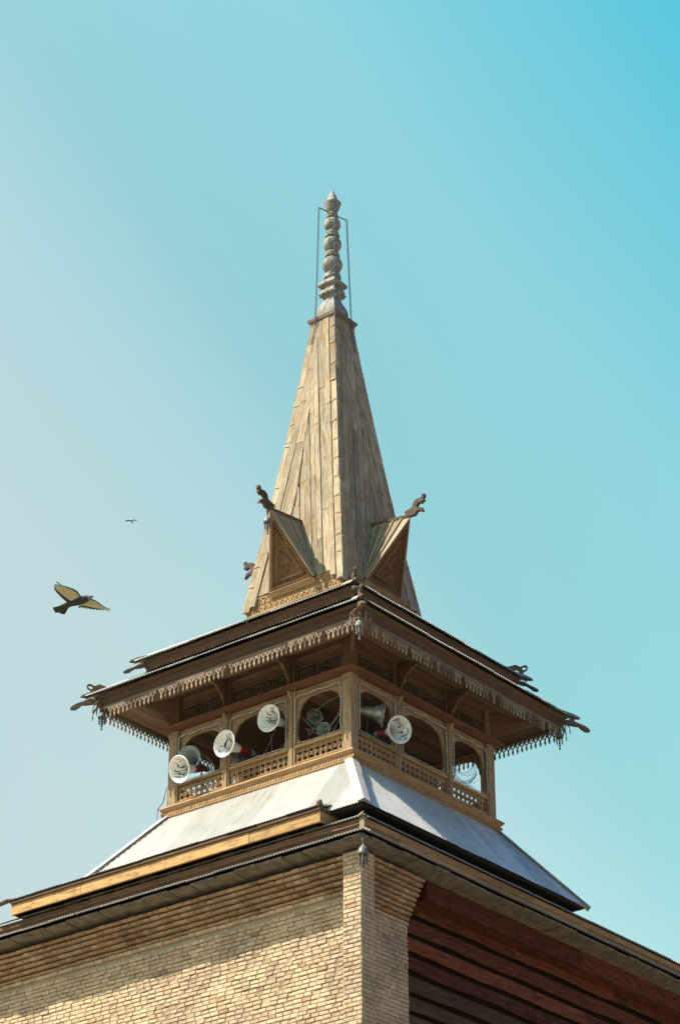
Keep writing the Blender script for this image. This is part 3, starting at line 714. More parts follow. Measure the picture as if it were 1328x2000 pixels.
# ================================================================= upper canopy
E2, EZ2 = 3.05, 3.44
b = MB(); corr(b, -E2, E2, E2, EZ2, 1.28, EZ2 + .65 * (E2 - 1.28), rag=.022, amp=.015)
r2_ = b.build('upper_canopy', M['grey_sheet'], root, smooth=True); around(r2_, root)
b = MB(); hipcap(b, E2, EZ2 + .01, 1.4, EZ2 + .65 * (E2 - 1.4), r=.05, ext=.05); hc = b.build('ridge_cap', M['grey_sheet'], root); around(hc, root)
b = MB()
b.ring([(2.86, 3.25), (2.90, 3.25), (2.905, 3.285), (2.93, 3.295), (2.93, 3.32), (2.91, 3.33), (2.92, 3.385), (2.945, 3.40), (2.945, 3.435), (2.86, 3.445)])
uf = b.build('upper_fascia', M['fascia'], root)
for k in range(4):
    b = MB(); x = -2.86
    while x < 2.84:
        b.box((x, 2.87, 3.205), (x + .045, 2.895, 3.245), fr=F); x += .085
    b.box((-2.87, 2.865, 3.246), (2.87, 2.889, 3.252), fr=F)
    b.build('dentil_row', M['brown'], uf, loc=ORI, rot=k * math.pi / 2)
b = MB(); b.ring([(2.885, 3.26), (2.30, 3.32), (2.30, 2.8)], closed=False); b.build('upper_lining', M['core'], root)  # wall and soffit coloured black to paint the shade under the upper eave

# ================================================================= spire
HZ = [(4.60, 1.440), (4.78, 1.415), (5.83, 1.252), (6.75, 1.100), (7.83, .945), (8.99, .786), (10.10, .640), (10.95, .528), (11.90, .415), (12.52, .345)]
def hz(z):
    for (a, ha), (b_, hb) in zip(HZ, HZ[1:]):
        if z <= b_: return ha + (hb - ha) * (z - a) / (b_ - a)
    return HZ[-1][1]
b = MB()
prof = [(1.31, 5.06)] + [(h - .045, z) for z, h in HZ[2:]]
b.ring(prof, mat=1, closed=False)
def plank(b, fr, xlf, xrf, z0, z1, proud, slant=0.0):
    rows = max(2, int((z1 - z0) / .25)); cur = []
    ti = random.random()
    runs = []
    for i in range(rows + 1):
        z = z0 + (z1 - z0) * i / rows; xl, xr = xlf(z), xrf(z)
        if xr - xl > .006: cur.append((z, xl, xr))
        else:
            if len(cur) > 1: runs.append(cur)
            cur = []
    if len(cur) > 1: runs.append(cur)
    for run in runs:
        vs = []; m = len(run); warp = random.uniform(-.008, .008)
        for i, (z, xl, xr) in enumerate(run):
            h = hz(z) + proud + (random.uniform(0, .008) if i in (0, m - 1) else 0)
            ex = slant * (1 if i == 0 else 0)
            vs += [fr(xl, h - .05, z), fr(xl, h + warp, z), fr((xl + xr) / 2, h + abs(warp) * .5, z - ex * .5), fr(xr, h - warp, z - ex), fr(xr, h - .05, z - ex)]
        fs = [(5 * i + j, 5 * i + j + 1, 5 * i + j + 6, 5 * i + j + 5) for i in range(m - 1) for j in range(4)] + [(0, 1, 2, 3, 4), tuple(5 * (m - 1) + j for j in (4, 3, 2, 1, 0))]
        e = Vector(vs[5 * (m - 1) + 2]) - Vector(vs[2])
        b.add(vs, fs, e.normalized(), ti)
for k in range(4):
    c, sn = (1, 0, -1, 0)[k], (0, 1, 0, -1)[k]
    fr = lambda x, v, z, c=c, sn=sn: (c * x + sn * v, sn * x - c * v, z)
    seam = {0: -.22, 1: .25, 2: .1, 3: -.1}[k]
    for sgn in (1, -1):
        d = 0.0; i = 0
        while d < 1.5 * 1.44:
            wd = random.uniform(.135, .205)
            gap = random.uniform(.009, .018)
            def xo(z, dd): return sgn * (hz(z) - dd)
            a_, b_ = d, d + wd - gap
            def lf(z, a_=a_, b_=b_):
                s_ = seam * hz(z)
                return max(xo(z, b_), s_) if sgn > 0 else xo(z, a_)
            def rf(z, a_=a_, b_=b_):
                s_ = seam * hz(z) - .005
                return xo(z, a_) if sgn > 0 else min(xo(z, b_), s_)
            # bottom edge: long at the corners, scalloped and short in the middle
            fx = abs(hz(5) - d - wd / 2) / hz(5)
            if i == 0: zb = 4.72
            elif i == 1: zb = 4.86 if sgn > 0 else 4.80
            elif fx > .45: zb = 5.0 + random.uniform(-.03, .04)
            else: zb = 5.04 + random.uniform(-.05, .05)
            joints = [zb]; z = zb + random.uniform(1.0, 3.2)
            while z < 12.0: joints.append(z); z += random.uniform(1.6, 3.6)
            joints.append(12.5)
            for za, zc in zip(joints, joints[1:]):
                plank(b, fr, lf, rf, za + (.006 if za > zb else 0), zc - .006, random.uniform(0, .016) + .014 * (i % 2), random.uniform(-.05, .05) if za == zb else 0)
            d += wd; i += 1
sp = b.build('spire', [M['spire'], M['core']], root)
# hip edge boards give the crisp corner
# straw coloured cleats tying the boards at the corners
cl = None
for k in range(4):
    for sgn in (1, -1):
        z = 5.35 + (.12 if sgn > 0 else 0)
        while z < 12.3:
            h = hz(z); ln = random.uniform(.11, .145); s0 = h - random.uniform(.005, .02)
            p = Vector(F(sgn * s0, h + .03, z)); q = Vector(F(sgn * (s0 - ln), hz(z + .02) + .03, z - .01 + random.uniform(-.03, .03)))
            if not (k > 1 and False) and random.random() > .08:
                b = MB(); b.beam(p, q, .017, .012, up=(0, -1, 0)); b.build('cleat', M['cleat'], sp, loc=ORI, rot=k * math.pi / 2)
            z += random.uniform(.50, .62)
            if k > 1: z += .25
# carved band round the foot of the spire
b = MB()
b.ring([(1.35, 4.35), (1.35, 5.10), (1.28, 5.12)], closed=False)
band = b.build('carved_band', M['golden'], root)
for k in range(4):
    b = MB(); t = .020
    for z in (4.60, 4.965): b.box((-1.355, 1.351, z - .012), (1.355, 1.375, z + .016), fr=F)
    n = 17; u = 2.62 / n
    for i in range(n):
        x = -1.31 + u * (i + .5)
        for zz, s_ in ((4.80, 1), (4.62, .95)):
            hh = .15 * s_
            pts = [(x - u * .42, zz), (x - u * .40, zz + hh * .45), (x - u * .2, zz + hh * .72), (x, zz + hh), (x + u * .2, zz + hh * .72), (x + u * .40, zz + hh * .45), (x + u * .42, zz)]
            for pa, pb in zip(pts, pts[1:]): b.beam(F(pa[0], 1.36, pa[1]), F(pb[0], 1.36, pb[1]), .020, .03, up=(0, -1, 0))
            b.prism([(x - .018, zz + .01), (x + .018, zz + .01), (x + .028, zz + hh * .35), (x, zz + hh * .62), (x - .028, zz + hh * .35)], lambda a, z, d: F(a, d, z), 1.351, 1.368)
    b.build('carved_relief', M['golden'], band, loc=ORI, rot=k * math.pi / 2)
# cap moulding under the finial
b = MB(); b.ring([(.30, 12.32), (.352, 12.32), (.358, 12.385), (.378, 12.39), (.378, 12.45), (.412, 12.475), (.43, 12.545), (.415, 12.565), (.20, 12.58)])
b.build('cap_moulding', M['capwood'], sp, loc=ORI)
# ---------------------------------------------------------------- finial
b = MB()
sq = [(.235, 12.55), (.262, 12.64), (.272, 12.74), (.262, 12.85), (.225, 12.97), (.175, 13.08), (.150, 13.16), (.148, 13.24), (.17, 13.27), (.225, 13.275), (.240, 13.30), (.205, 13.38), (.175, 13.46), (.175, 13.50), (.215, 13.515), (.255, 13.55), (.26, 13.60), (.25, 13.62), (.16, 13.72), (.14, 13.76)]
def sqloft(b, prof):
    vs = []
    pat = []
    n = 5
    for h, z in prof:
        ring_ = []
        for s in range(4):
            for i in range(n):
                t = -1 + 2 * i / n
                x, y = t * h, -h * (1 + .10 * (1 - t * t))
                c, sn = (1, 0, -1, 0)[s], (0, 1, 0, -1)[s]
                ring_.append((c * x - sn * y, sn * x + c * y, z + (.0)))
        vs += ring_
    m = 4 * n
    fs = [(i * m + j, i * m + (j + 1) % m, (i + 1) * m + (j + 1) % m, (i + 1) * m + j) for i in range(len(prof) - 1) for j in range(m)]
    b.add(vs, fs, Vector((0, 0, 1)), .5)
sqloft(b, sq)
for k in range(4):                               # leaf points of the square capital
    c, sn = (1, 0, -1, 0)[k], (0, 1, 0, -1)[k]
    fr = lambda x, v, z: (c * x + sn * v, sn * x - c * v, z)
    for s in (-1, 0, 1):
        b.add([fr(s * .15 - .075, .20, 13.42), fr(s * .15 + .075, .20, 13.42), fr(s * .15, .262, 13.24), fr(s * .15, .215, 13.44)], [(0, 1, 2), (0, 2, 3), (3, 2, 1)], Vector((0, 0, 1)))
lp = [(.13, 13.70), (.16, 13.74), (.205, 13.78), (.212, 13.83), (.19, 13.87), (.195, 13.90), (.15, 13.93)]
def ball(zc, r, k=12, lo=-.87, hi=.87):
    return [(r * math.cos(t), zc + r * .97 * math.sin(t)) for t in [math.asin(lo) + (math.asin(hi) - math.asin(lo)) * i / k for i in range(k + 1)]]
lp += ball(14.19, .243) + [(.125, 14.405), (.18, 14.42), (.186, 14.455), (.150, 14.475), (.165, 14.52), (.155, 14.55), (.12, 14.575)]
lp += ball(14.79, .222) + [(.11, 14.99), (.172, 15.005), (.176, 15.045), (.135, 15.07), (.155, 15.12), (.148, 15.15), (.105, 15.18)]
lp += ball(15.375, .203) + [(.10, 15.56), (.145, 15.575), (.15, 15.61), (.115, 15.635), (.135, 15.67), (.10, 15.715)]
lp += [(.118, 15.74), (.145, 15.79), (.175, 15.86), (.192, 15.94), (.214, 15.985), (.214, 16.005), (.195, 16.015), (.158, 16.02), (.145, 16.08), (.115, 16.17), (.075, 16.27), (.035, 16.355), (.014, 16.40), (.002, 16.44)]
b.lathe(lp, n=28)
fin = b.build('finial', M['finial'], root)
for p in fin.data.polygons: p.use_smooth = True
fin.data.set_sharp_from_angle(angle=R(38))
ARMS = [Vector((-.085, -.414, 15.70)), Vector((.104, .43, 15.70)), Vector((.317, -.284, 15.70))]
b = MB()
for A in ARMS: b.tube([(A.x * .15, A.y * .15, 15.70), A], .013, n=6)
b.build('chain_arm', M['darkmetal'], fin, loc=ORI)
# hanging chains (things of their own): links along the path
def chain(path, label):
    pts = [Vector(p) for p in path]; b = MB(); L_ = .085; out = []
    for p, q in zip(pts, pts[1:]):
        n = max(1, int((q - p).length / L_))
        for i in range(n): out.append((p.lerp(q, i / n), p.lerp(q, (i + 1) / n)))
    for i, (p, q) in enumerate(out):
        d = (q - p).normalized(); s_ = d.cross(Vector((0.4, 0.7, 0.1))).normalized(); s2 = d.cross(s_)
        a = s_ if i % 2 else s2; wd = .019 * (1.5 if random.random() < .12 else 1); c = (p + q) / 2; hl = (q - p).length * .60
        loop = [c + d * hl * math.sin(t) + a * wd * math.cos(t) for t in [2 * math.pi * j / 8 for j in range(9)]]
        b.tube(loop, .0075, n=4, cap=False)
    o = b.build('chain', M['chainiron'], None, loc=(pts[0].x, pts[0].y, pts[0].z + Z0))
    for v in o.data.vertices: v.co -= pts[0]
    return tag(o, label, 'chain', 'chains hanging around the finial')
chain([ARMS[0], (-.115, -.43, 14.0), (-.15, -.447, 12.56), (-.17, -.42, 12.34), (-.27, -.445, 11.82)], 'dark iron chain hanging left of the finial, clear of its balls')
chain([ARMS[1], (.27, .30, 14.0), (.447, .15, 12.56), (.42, .19, 12.34), (.475, .26, 11.65)], 'dark iron chain hanging right of the finial from the lower arm end')
chain([ARMS[2] + Vector((0, 0, .0)), (.345, -.33, 14.0), (.43, -.43, 12.58), (.44, -.44, 12.36), (.485, -.49, 11.55)], 'dark iron chain hanging down the front of the finial to the near spire edge')

# ================================================================= dormers
DV, DZ, DA, DZA, DI, DZI, DW = 1.395, 4.985, 2.18, 6.50, 1.06, 6.66, .615
b = MB()
A_ = Vector(F(0, DA + .03, DZA + .03)); I_ = Vector(F(0, DI, DZI))
for s in (-1, 1):
    B_ = Vector(F(s * (DW + .03), DV + .06, DZ)); n = 5
    nrm = ((A_ - B_).cross(I_ - B_)).normalized()
    if nrm.z < 0: nrm = -nrm
    for i in range(n):
        p = A_.lerp(I_, i / n); q = A_.lerp(I_, (i + .96) / n)
        pb = B_ + (Vector(F(s * .56, DV - .10, DZ + .10)) - B_) * (i / n); qb = B_ + (Vector(F(s * .56, DV - .10, DZ + .10)) - B_) * ((i + .96) / n)
        o = nrm * random.uniform(0, .012); th = nrm * -.03
        vs = [p + o, q + o, qb + o, pb + o, p + th, q + th, qb + th, pb + th]
        b.add(vs, [(0, 1, 2, 3), (7, 6, 5, 4), (0, 4, 5, 1), (1, 5, 6, 2), (2, 6, 7, 3), (3, 7, 4, 0)], (pb - p).normalized())
        if i: b.beam(p + nrm * .02, pb + nrm * .02, .035, .03, up=nrm)
do = b.build('dormer', M['greyroof'], root)
# gable: leans outward; frame (a, b) across and along the slope of the gable plane
gb0 = Vector(F(0, DV + .02, DZ - .0)); gb1 = Vector(F(0, DA - .02, DZA - .02)); gup = (gb1 - gb0); GL = gup.length; gup.normalize(); gn = gup.cross(Vector((1, 0, 0))).normalized()
if gn.y > 0: gn = -gn
G = lambda a, t, d: tuple(gb0 + Vector((a, 0, 0)) + gup * t + gn * d)
b = MB()
b.prism([(-DW, 0), (DW, 0), (0, GL)], G, -.06, -.02, gup, .3)
def tri_frame(b, ins0, ins1, d0, d1, mat=None):
    ratio = GL / DW; k = math.hypot(GL, DW)
    def tri(i):
        # inset triangle
        dx = i * k / GL; y0 = i
        yt = GL - i * k / DW
        return [(-(DW - y0 * DW / GL) + dx, y0), ((DW - y0 * DW / GL) - dx, y0), (0, yt)]
    o, n_ = tri(ins0), tri(ins1)
    for i in range(3):
        j = (i + 1) % 3
        vs = [G(*o[i], d0), G(*o[j], d0), G(*n_[j], d0), G(*n_[i], d0), G(*o[i], d1), G(*o[j], d1), G(*n_[j], d1), G(*n_[i], d1)]
        e = (Vector(vs[1]) - Vector(vs[0])).normalized()
        b.add(vs, [(0, 1, 2, 3), (7, 6, 5, 4), (0, 4, 5, 1), (1, 5, 6, 2), (2, 6, 7, 3), (3, 7, 4, 0)], e, None, mat)
    return tri
tri = tri_frame(b, 0, .075, -.019, .035); tri_frame(b, .076, .10, -.019, .012); tri_frame(b, .155, .18, -.019, .022); tri_frame(b, .182, .20, -.019, .008)
# beads between the frames, and a carved field
for ins, st, sz in ((.127, .062, .020), (.045, .070, .0)):
    t3 = tri(ins)
    for i in range(3):
        pa, pb = t3[i], t3[(i + 1) % 3]; ln = math.hypot(pb[0] - pa[0], pb[1] - pa[1]); n = int(ln / st)
        for j in range(1, n):
            x = pa[0] + (pb[0] - pa[0]) * j / n; t = pa[1] + (pb[1] - pa[1]) * j / n
            if sz: b.prism([(x - sz, t - sz), (x + sz, t - sz), (x + sz, t + sz), (x - sz, t + sz)], G, -.019, .014, gup)
            else: b.prism([(x, t - .022), (x + .022, t), (x, t + .022), (x - .022, t)], G, .034, .05, gup)
for i in range(46):
    t = random.uniform(.2, .82); mx_ = (DW - t * DW / GL) - .235
    if mx_ <= 0: continue
    x = random.uniform(-mx_, mx_); a = random.uniform(0, 6.28); r_ = random.uniform(.018, .038)
    pts = [G(x + r_ * math.cos(a + q), t + r_ * math.sin(a + q), -.012) for q in (0, .9, 1.8, 2.7, 3.6)]
    b.tube(pts, .009, n=4)
gp = b.build('gable_panel', M['gable'], do, loc=ORI, bevel=.003)
b = MB(); b.prism([(-DW - .02, -.14), (DW + .02, -.14), (DW + .03, -.02), (-DW - .03, -.02)], G, -.08, .045, Vector((1, 0, 0))); b.prism([(-DW - .02, -.0195), (DW + .02, -.0195), (DW - .02, .0), (-DW + .02, .0)], G, -.05, .06, Vector((1, 0, 0)))
b.build('gable_sill', M['golden'], do, loc=ORI, bevel=.006)
b = MB(); dirr = (A_ - I_).normalized()
b.beam(I_ - dirr * .06 + Vector((0, 0, .02)), A_ + dirr * .02 + Vector((0, 0, .02)), .075, .075)
b.build('ridge_beam', M['carved'], do, loc=ORI, bevel=.01)
dh = [(2.059,6.684),(2.200,6.717),(2.280,6.735),(2.322,6.847),(2.403,6.901),(2.532,6.892),(2.564,6.971),(2.623,6.959),(2.632,6.893),(2.581,6.847),(2.620,6.815),(2.619,6.779),(2.560,6.782),(2.559,6.737),(2.480,6.774),(2.420,6.740),(2.408,6.681),(2.478,6.669),(2.556,6.629),(2.593,6.517),(2.554,6.531),(2.476,6.576),(2.416,6.579),(2.355,6.509),(2.256,6.511),(2.156,6.533),(2.098,6.598)]
def carve(b, poly, fn, th, grain):
    """thick carved outline: full size in the middle plane, pulled in at both sides so that its edges are rounded"""
    n = len(poly); area = sum(poly[i][0] * poly[(i + 1) % n][1] - poly[(i + 1) % n][0] * poly[i][1] for i in range(n)); sg = 1 if area > 0 else -1
    def inset(dist):
        out = []
        for i in range(n):
            a, p, c = Vector(poly[i - 1]), Vector(poly[i]), Vector(poly[(i + 1) % n])
            e1 = (p - a).normalized(); e2 = (c - p).normalized(); n1 = Vector((-e1.y, e1.x)) * sg; n2 = Vector((-e2.y, e2.x)) * sg
            m = n1 + n2; m = m.normalized() if m.length > .3 else n1
            out.append(p + m * dist)
        return out
    ins = inset(min(.010, th * .25)); vs = [fn(a, z, -th / 2) for a, z in ins] + [fn(a, z, -th * .25) for a, z in poly] + [fn(a, z, th * .25) for a, z in poly] + [fn(a, z, th / 2) for a, z in ins]
    fs = [tuple(range(n))[::-1], tuple(range(3 * n, 4 * n))] + [(l * n + i, l * n + (i + 1) % n, (l + 1) * n + (i + 1) % n, (l + 1) * n + i) for l in range(3) for i in range(n)]
    b.add(vs, fs, grain)
b = MB(); carve(b, dh, lambda a, z, d: F(d, a, z), .085, Vector((0, -1, 0))); b.build('carved_horn', M['carved'], do, loc=ORI)
around(do, root)

# ================================================================= carved hip ornaments
cd_ = lambda a, z, d: (a * RH + d * RH, -a * RH + d * RH, z)      # radial plane through the near corner
e1h = [(4.95,2.50),(5.157,2.468),(5.253,2.493),(5.419,2.409),(5.568,2.345),(5.650,2.287),(5.686,2.238),(5.665,2.207),(5.571,2.212),(5.488,2.270),(5.434,2.328),(5.321,2.333),(5.209,2.358),(5.152,2.366),(4.95,2.36)]
e2h = [(3.9,3.43),(3.999,3.420),(4.131,3.364),(4.263,3.350),(4.356,3.282),(4.487,3.226),(4.579,3.158),(4.550,3.136),(4.455,3.152),(4.400,3.201),(4.317,3.259),(4.203,3.274),(4.110,3.311),(4.016,3.358),(3.940,3.355)]
scr = [(3.725,3.755),(3.895,3.705),(3.991,3.731),(4.050,3.759),(4.107,3.757),(4.182,3.715),(4.279,3.766),(4.336,3.758),(4.357,3.697),(4.331,3.633),(4.273,3.609),(4.255,3.640),(4.314,3.663),(4.319,3.705),(4.278,3.724),(4.219,3.690),(4.237,3.649),(4.272,3.589),(4.243,3.566),(4.185,3.543),(4.159,3.604),(4.103,3.643),(4.045,3.619),(3.988,3.637),(3.856,3.682)]
for nm, poly, th, dz, dr in (('hip_horn', e1h, .11, 0, 0), ('hip_horn', e2h, .11, 0, 0), ('hip_scroll', scr, .06, 0, 0), ('hip_scroll', scr, .06, -.925, 1.0)):
    b = MB(); carve(b, [(a + dr, z + dz) for a, z in poly], cd_, th, Vector((1, -1, 0)))
    o = b.build(nm, M['carved'], root); around(o, root, (1, 2, 3) if nm == 'hip_horn' else ((1, 2) if dz == 0 else (2, 3)))
for r0, z0 in ((E1 * math.sqrt(2), EZ1), (E2 * math.sqrt(2), EZ2)):
    b = MB(); b.tube([cd_(r0 - .25, z0 + .115, 0), cd_(r0 - .02, z0 + .03, 0), cd_(r0 + .09, z0 - .015, 0), cd_(r0 + .15, z0 - .03, 0)], [.05, .055, .045, .012], n=6)
    o = b.build('pointed_cap', M['carved'], root); around(o, root)
    b = MB(); hh = (r0 - .24) / math.sqrt(2); b.box((hh - .07, -hh - .012, z0 - .27), (hh + .012, -hh + .07, z0 - .03)); o = b.build('corner_block', M['brown'], root, bevel=.01); around(o, root)

# ================================================================= bell pendants (hang from the corners: things of their own)
def pendant(loc, label, scale=1.0, arms=True, metal='bell', rot=0):
    e = empty('bell_pendant', (loc[0], loc[1], loc[2] + Z0), label, 'pendant', 'turned bell pendants hanging from roof corners')
    e.rotation_euler = (0, 0, rot)
    S = scale
    b = MB()
    b.lathe([(r_ * S, z * S) for r_, z in [(.004, .02), (.02, .01), (.034, -.01), (.038, -.03), (.025, -.055), (.030, -.07), (.022, -.09), (.012, -.11), (.012, -.15), (.030, -.165), (.045, -.185), (.068, -.21), (.082, -.24), (.088, -.275), (.092, -.30), (.090, -.315), (.075, -.32), (.03, -.315)]], n=18)
    o = b.build('bell', M[metal], e, loc=ORI, smooth=True)
    beads = lambda top, n_, r_: [x for i in range(n_) for x in ((.006, top - i * 2.3 * r_), (r_ * .8, top - i * 2.3 * r_ - r_ * .4), (r_, top - i * 2.3 * r_ - r_), (r_ * .7, top - i * 2.3 * r_ - 1.7 * r_), (.005, top - i * 2.3 * r_ - 2.2 * r_))]
    for i in range(7):
        b = MB(); a = i * math.pi / 3
        if i == 6: pr = beads(-.31, 5, .026); c = Vector((0, 0, 0))
        else: pr = beads(-.315, 4, .017); c = Vector((math.cos(a), math.sin(a), 0)) * .066
        b.lathe([(r_ * S, z * S) for r_, z in pr], fn=lambda p: p + c * S, n=8)
        b.build('bead_string', M[metal], e, loc=ORI, smooth=True)
    if arms:
        for i in range(4):
            a = i * math.pi / 2; d = Vector((math.cos(a), math.sin(a), 0)); b = MB()
            b.tube([Vector((0, 0, .06)) + d * .03, Vector((0, 0, .05)) + d * .10, Vector((0, 0, -.03)) + d * .18, Vector((0, 0, -.10)) + d * .25, Vector((0, 0, -.19)) + d * .29], [.022, .026, .024, .018, .006], n=6)
            b.tube([Vector((0, 0, -.02)) + d * .15, Vector((0, 0, -.12)) + d * .17, Vector((0, 0, -.22)) + d * .17], [.018, .016, .006], n=6)
            b.lathe([(.004, -.19), (.016, -.22), (.018, -.24), (.008, -.26), (.012, -.28), (.002, -.31)], fn=lambda p: p + d * .285, n=6)
            b.build('leaf_arm', M['valance'] if metal == 'bell' else M['carved'], e, loc=ORI)
    return e
HC = 3.53
pendant((HC, -HC, 2.36), 'grey bell pendant with white arms on the near corner of the lower canopy')
pendant((-HC, -HC, 2.36), 'dark bell pendant with drooping arms at the left tip of the lower canopy', metal='bellgrey')
pendant((HC, HC, 2.36), 'dark bell pendant with drooping arms at the right tip of the lower canopy', metal='bellgrey')
pendant((3.80, -3.80, -2.56), 'large blue grey bell pendant under the eave corner, in front of the brick pier', scale=1.22, arms=False, metal='bellgrey')
pendant((0, -2.27, 6.47), 'blue grey bell pendant under the carved horn of the left dormer', scale=.98, arms=False, metal='bellgrey')

# ================================================================= horn loudspeakers
def horn(center, look, rad, mat, label, red=True, depth=None, back=.36, strokes=None, plug=False, rim=None, redstrokes=None, more=None):
    """center: middle of the mouth (gallery frame); look: direction the mouth faces"""
    look = Vector(look).normalized(); e = empty('loudspeaker', (center[0], center[1], center[2] + Z0), label, 'loudspeaker', 'horn loudspeakers in the gallery arches')
    e.rotation_mode = 'QUATERNION'; e.rotation_quaternion = look.to_track_quat('Z', 'Y')
    D = depth or rad * 1.65; r0 = rad * .27
    pr = lambda s: r0 + (rad - r0) * (math.exp(2.3 * s) - 1) / (math.exp(2.3) - 1)   # s: 0 throat .. 1 mouth
    n = 16; outp = [(pr(i / n) + .006, -D + D * i / n) for i in range(n + 1)]
    innp = [(pr(i / n), -D + .002 + D * i / n) for i in range(n, -1, -1)]
    b = MB()
    b.lathe(outp + [(rad + .022, .002), (rad + .024, .012), (rad + .012, .020), (rad - .004, .014)] + innp + [(.002, -D + .002)], n=36)
    o = b.build('horn', M[mat], e, loc=ORI, smooth=True); o.data.set_sharp_from_angle(angle=R(50))
    b = MB()
    k = .9 if red else .4
    b.lathe([(r0 + .008, -D + .035), (r0 + .016, -D + .03), (r0 + .012, -D - .02), (r0 * .72, -D - back * k), (r0 * .8, -D - back * k - .01)], n=18)
    b.build('throat', M['hornred'] if red else M['horngrey'], e, loc=ORI, smooth=True).data.set_sharp_from_angle(angle=R(35))
    b = MB()
    bk = back * k + .01
    b.lathe([(r0 * .7, -D - bk), (r0 * .95, -D - bk - .015), (r0 * .95, -D - bk - .09), (r0 * .6, -D - bk - .12), (.002, -D - bk - .12)], n=18)
    b.build('driver', M['horngrey'], e, loc=ORI, smooth=True).data.set_sharp_from_angle(angle=R(35))
    b = MB()                                     # carrying yoke
    b.beam((0, -r0 - .02, -D - back * .5), (0, -.42, -D - back * .5 - .02), .03, .012, up=(1, 0, 0)); b.build('yoke', M['darkmetal'], e, loc=ORI)
    if plug:
        b = MB(); b.lathe([(.002, -D * .45), (.03, -D * .5), (.034, -D * .55), (.03, -D * .95)], n=12); b.build('phase_plug', M['hornwhite'], e, loc=ORI, smooth=True)
    def ink(polys, m, nm):
        b = MB()
        for wd, pts in polys:
            # smooth the stroke and lay it just above the inside of the horn
            P_ = []
            for (a, c), (a2, c2) in zip(pts, pts[1:]):
                for i in range(4): P_.append((a + (a2 - a) * i / 4, c + (c2 - c) * i / 4))
            P_.append(pts[-1]); vs = []
            for i, (a, c) in enumerate(P_):
                a0, c0 = P_[max(i - 1, 0)]; a1, c1 = P_[min(i + 1, len(P_) - 1)]
                tx, ty = a1 - a0, c1 - c0; l = math.hypot(tx, ty) or 1; nx, ny = -ty / l, tx / l
                taper = .45 + .55 * math.sin(math.pi * (i + .5) / len(P_))
                for s in (-1, 1):
                    x, y = a + nx * s * wd * taper * .36, c + ny * s * wd * taper * .36
                    rr = min(math.hypot(x, y), .985) * rad
                    lo, hi = 0.0, 1.0
                    for _ in range(24):
                        m_ = (lo + hi) / 2
                        if pr(m_) < rr: lo = m_
                        else: hi = m_
                    vs.append(((x * rad), (y * rad), -D + D * lo + .005))
            b.add(vs, [(2 * i, 2 * i + 1, 2 * i + 3, 2 * i + 2) for i in range(len(P_) - 1)], Vector((0, 0, 1)))
        b.build(nm, m, e, loc=ORI)
    # strokes are given as seen from the camera: x right, y up on the mouth disc
    if strokes or redstrokes:
        qi = e.rotation_quaternion.inverted()
        xr = (RIGHT - look * RIGHT.dot(look)).normalized(); yr = look.cross(xr)
        if yr.dot(UP) < 0: yr = -yr
        xl, yl = qi @ xr, qi @ yr
        cv = lambda st: [(wd, [(xl.x * a + yl.x * c, xl.y * a + yl.y * c) for a, c in pts]) for wd, pts in st]
        if strokes: ink(cv(strokes), M['ink'], 'lettering')
        if more: ink(cv(more), M['ink'], 'lettering')
        if redstrokes: ink(cv(redstrokes), M['redink'], 'red_lettering')
    return e
def aim(tilt_deg, ix, iy):
    """a direction tilted away from the camera's line of sight towards image direction (ix right, iy up)"""
    l = math.hypot(ix, iy); t = R(tilt_deg)
    return BACK * math.cos(t) + (RIGHT * ix / l + UP * iy / l) * math.sin(t)
dot = lambda x, y, s=.05: (s * 1.6, [(x - s / 2, y - s / 2), (x + s / 2, y + s / 2)])
stA = [(.07, [(-.45, .70), (-.30, .80), (-.15, .72), (-.25, .62), (-.38, .55)]), (.07, [(.0, .82), (.12, .74), (.2, .60), (.1, .5)]), (.06, [(.25, .8), (.38, .72), (.42, .62)]), (.10, [(-.62, .50), (-.52, .35), (-.60, .2), (-.45, .1), (-.35, .2), (-.42, .28)]), dot(-.72, .42), dot(-.34, -.05),
       (.10, [(-.78, -.05), (-.66, -.2), (-.5, -.18)]), (.10, [(-.72, -.38), (-.5, -.28), (-.42, -.42), (-.25, -.38), (-.1, -.52)]), (.09, [(-.6, -.58), (-.42, -.62), (-.3, -.55)]), (.07, [(-.32, -.62), (-.2, -.78), (.05, -.85), (.3, -.82)]), (.05, [(.15, -.6), (.32, -.68)])]
stC = [(.10, [(-.28, .50), (-.45, .30), (-.55, .05), (-.45, -.08)]), (.08, [(-.05, .82), (-.08, .62), (-.2, .48), (-.35, .52)]), (.09, [(.08, .80), (.12, .62), (.0, .50), (-.12, .42), (.0, .30)]), (.07, [(.35, .85), (.32, .70), (.45, .66), (.5, .74)]), dot(.3, .5, .06), (.05, [(.1, .30), (.25, .38)]), dot(-.55, .48), (.08, [(-.72, .1), (-.62, .0)]), (.08, [(-.42, -.0), (-.2, -.1)])]
stC2 = [(.06, [(-.78, -.2), (-.7, -.4), (-.6, -.45)]), (.05, [(-.45, -.22), (-.28, -.18)]), (.05, [(-.5, -.62), (-.38, -.72), (-.25, -.7)])]
stD = [(.10, [(-.1, .72), (-.02, .60), (.12, .58), (.05, .45)]), (.10, [(.0, .82), (.18, .72), (.1, .62)]), (.07, [(.15, .86), (.3, .78), (.42, .82), (.52, .74)]), dot(.22, .5, .06), (.09, [(-.38, .62), (-.45, .48), (-.32, .42), (-.28, .5)]), (.08, [(-.38, .30), (-.48, .18), (-.36, .08), (-.3, .15)]), dot(-.55, .25, .06), (.10, [(-.62, .08), (-.45, -.05), (-.3, -.08), (-.2, .02)]), (.06, [(-.5, .02), (-.35, .1)])]
